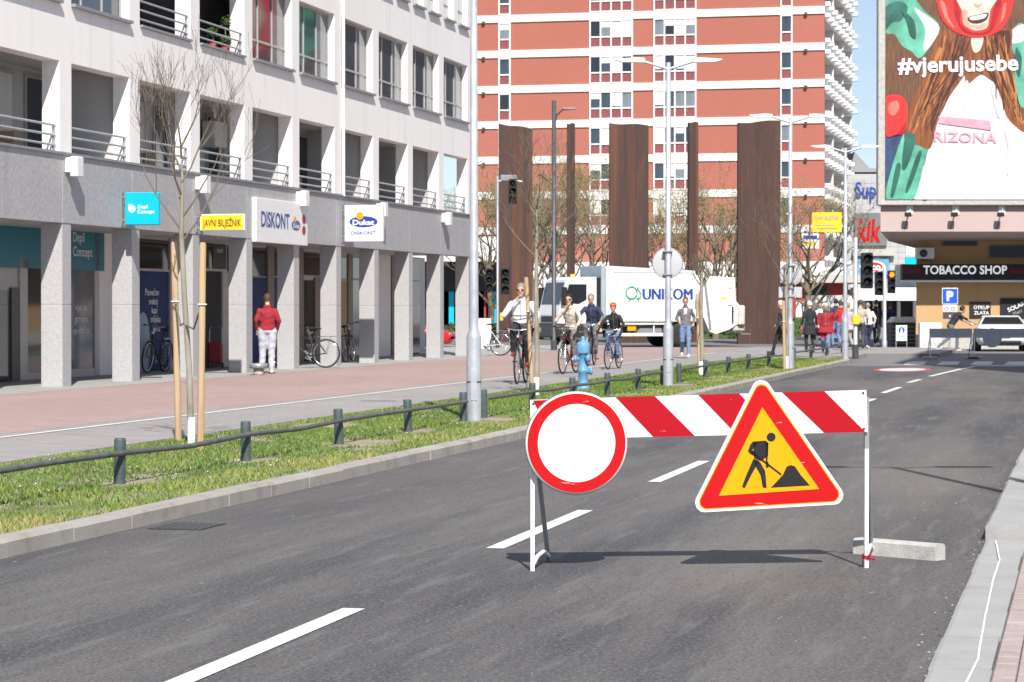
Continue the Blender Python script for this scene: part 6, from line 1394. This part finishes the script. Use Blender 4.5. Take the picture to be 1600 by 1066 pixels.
t = pole('traffic_light', 'grey traffic light pole with black heads seen from behind near the arcade corner', 777.5, 547, .05, 6.3, .05, 'grey_metal', base='dark_metal'); signal(t, -.30, 2.55, .9); signal(t, .28, 2.5, 1.05); MB().box(.08, .2, -.1, .1, 1.05, 1.35, bev=.03).build('push_button', 'yellow', t); MB().tube([(0, 0, 6.1), (.3, 0, 6.2), (.9, 0, 6.1)], .04, 8).build('arm', 'galvanised', t); signal(t, .55, 5.75, 1.0)
MB().box(.1, .7, -.05, .05, 6.12, 6.35, bev=.03).build('camera_box', 'grey_metal', t)
t = pole('dark_lamp_post', 'slim dark lamp post with one curved arm in front of the truck cab', 865.5, 551, .05, 8.6, .075, 'dark_metal', cat='street lamp', base='dark_metal'); MB().tube([(0, 0, 7.7), (.08, 0, 8.1), (.3, 0, 8.3), (.75, 0, 8.33)], .035, 8).build('arm', 'dark_metal', t); MB().box(.3, .75, -.09, .09, 8.29, 8.36, bev=.02).build('lantern', 'grey_metal', t); MB().tube([(0, 0, 5.7), (-.5, 0, 6.1), (-.55, 0, 6.0)], .025, 6).build('bracket', 'dark_metal', t)
t = pole('traffic_light', 'traffic light pole with yellow button box and dark foot at the end of the verge', 1336.5, 561, .1, 3.5, .065, 'galvanised', base='dark_metal'); signal(t, .32, 2.55, 1.15); MB().box(-.1, .1, -.14, -.066, .98, 1.28, bev=.03).build('push_button', 'yellow', t)
t = pole('traffic_light', 'traffic light with glowing amber lens beside the tobacco shop', 1382, 547, .0, 3.1, .07, 'galvanised'); signal(t, .25, 2.55, .95, lit=0); signal(t, -.22, 2.5, 1.0)
t = thing('junction_cabinet', 'white metal cabinet standing beside the lamp post past the arcade', 'cabinet', G(752, 546, .1)); MB().box(-.35, .35, 0, .4, 0, 1.1, bev=.02).build('case', 'off_white', t); MB().box(-.3, .3, -.012, -.001, .1, 1.0, bev=.005).build('door', 'white_paint', t)
t = thing('electricity_cabinet', 'broad white electricity cabinet against the ochre wall', 'cabinet', At(1454.5, 545, 92.6)); t.location.z = 0; MB().box(-.42, .42, 0, .4, 0, 1.02, bev=.02).build('case', 'white_paint', t); MB().box(-.008, .008, -.006, -.0005, .08, .95).build('door_gap', 'grey_metal', t)
for k in range(4): MB().box(-.36, .36, -.008, -.0006, .12 + k * .05, .135 + k * .05).build('louvre', 'grey_metal', t)
# P sign
YPg = 90.0; pq = At(1484, 545, YPg); t = thing('parking_sign', 'blue parking sign above white and black plates on a thin post', 'road sign', (pq.x, YPg, 0)); kq = YPg / FPX
zc = lambda py: At(0, py, YPg).z
MB().tube([(0, .03, 0), (0, .03, zc(452))], .03, 8).build('post', 'galvanised', t); MB().box(-12.5 * kq, 12.5 * kq, -.02, 0, zc(475), zc(450), bev=.008).build('plate', 'white_paint', t)
MB().box(-11.5 * kq, 11.5 * kq, -.026, -.0205, zc(474), zc(451.3)).build('blue_face', pm('traffic_blue', (.01, .09, .50), .4, .05, 3), t); lettering('P', 14 * kq, 'white_paint', t, (0, -.03, zc(462.5)), .05)
MB().box(-11.5 * kq, 11.5 * kq, -.02, 0, zc(487), zc(476)).build('plate', 'sign_white', t); MB().box(-11 * kq, 11 * kq, -.02, 0, zc(498.5), zc(488)).build('plate', 'dark_metal', t); lettering('c', 5 * kq, 'off_white', t, (0, -.024, zc(493)), .03)
m = MB()
for a in (-5.5, 4.5): m.tube([(a * kq + .07 * math.cos(k * .7), -.022, zc(482.5) + .06 * math.sin(k * .7)) for k in range(9)], .012, 4, closed=True)
m.build('pictogram', 'dark_metal', t)
# grey barriers seen from the back, across the side street
def rear_barrier(px0, px1, pyt, pyb, label, disc=None):
    Y = G(800, 561, 0).y; a, c = At(px0, pyb, Y), At(px1, pyt, Y); t = thing('road_barrier', label, 'barrier', (a.x, Y, 0), 0, 'grey barriers across the side street'); L_ = c.x - a.x; z0, z1 = At(0, 528, Y).z, At(0, 513.5, Y).z
    MB().box(0, L_, -.012, .012, z0, z1).build('rail', 'galvanised', t)
    for x in (.02, L_ - .02):
        MB().box(x - .012, x + .012, -.04, -.013, 0, z0 + .1).build('leg', 'white_paint', t); MB().tube([(x, 0, z0 + .1), (x, .5, 0)], .014, 6).build('back_leg', 'grey_metal', t); MB().box(x - .22, x + .22, -.12, .14, .0, .07, bev=.02).build('foot_block', 'concrete', t)
    if disc:
        q = At(disc, 527, Y); MB().lathe([(.29, 0), (.3, .006), (.29, .012)], 36, mat=Matrix.Translation((q.x - a.x, -.02, q.z - .02)) @ RX).build('sign_back', 'galvanised', t)
rear_barrier(1452, 1519, 513, 560, 'grey barrier seen from its back next to the parking sign'); rear_barrier(1521, 1640, 513, 560, 'grey barrier with a round sign back across the side street by the white car', disc=1550)
# blue pictogram sign on legs, dark bin box behind it
t = thing('pedestrian_zone_sign', 'small white sign with blue round pictogram on two short legs', 'sign', At(1408.5, 535, 90)); t.location.z = 0; kq = 90 / FPX
zz = lambda py: At(0, py, 90).z
for x in (-.2, .2): MB().box(x - .015, x + .015, .0, .03, 0, zz(508)).build('leg', 'grey_metal', t)
MB().box(-8.5 * kq, 8.5 * kq, -.02, 0, zz(533), zz(508.5), bev=.008).build('plate', 'white_paint', t); MB().lathe([(5 * kq, 0), (5 * kq, .004), (.001, .005)], 28, mat=Matrix.Translation((0, -.0205, zz(516))) @ RX).build('blue_disc', 'traffic_blue' if False else M['traffic_blue'], t); MB().box(-6 * kq, 6 * kq, -.024, -.0205, zz(526), zz(524.5)).build('text_line', 'grey_metal', t)
MB().prism([(-.05, -.1), (.05, -.1), (.03, .02), (.0, .08), (-.03, .02)], -.03, -.0265, mat=Matrix.Translation((0, 0, zz(516)))).build('pictogram', 'white_paint', t)
t = thing('waste_container', 'dark grey ribbed waste container with pale lid behind the pictogram sign', 'container', At(1412, 500, 96)); t.location.z = 0; kq = 96 / FPX
MB().box(-19 * kq, 19 * kq, 0, 1.1, .05, 1.0, bev=.03).build('case', 'dark_metal', t); MB().prism([(-20 * kq, 1.0), (20 * kq, 1.0), (16 * kq, 1.22), (-13 * kq, 1.22)], -.03, 1.15).build('lid', 'off_white', t)
for k in range(5): MB().box(-18.5 * kq, 18.5 * kq, -.012, -.0005, .16 + k * .16, .2 + k * .16).build('rib', 'grey_metal', t)
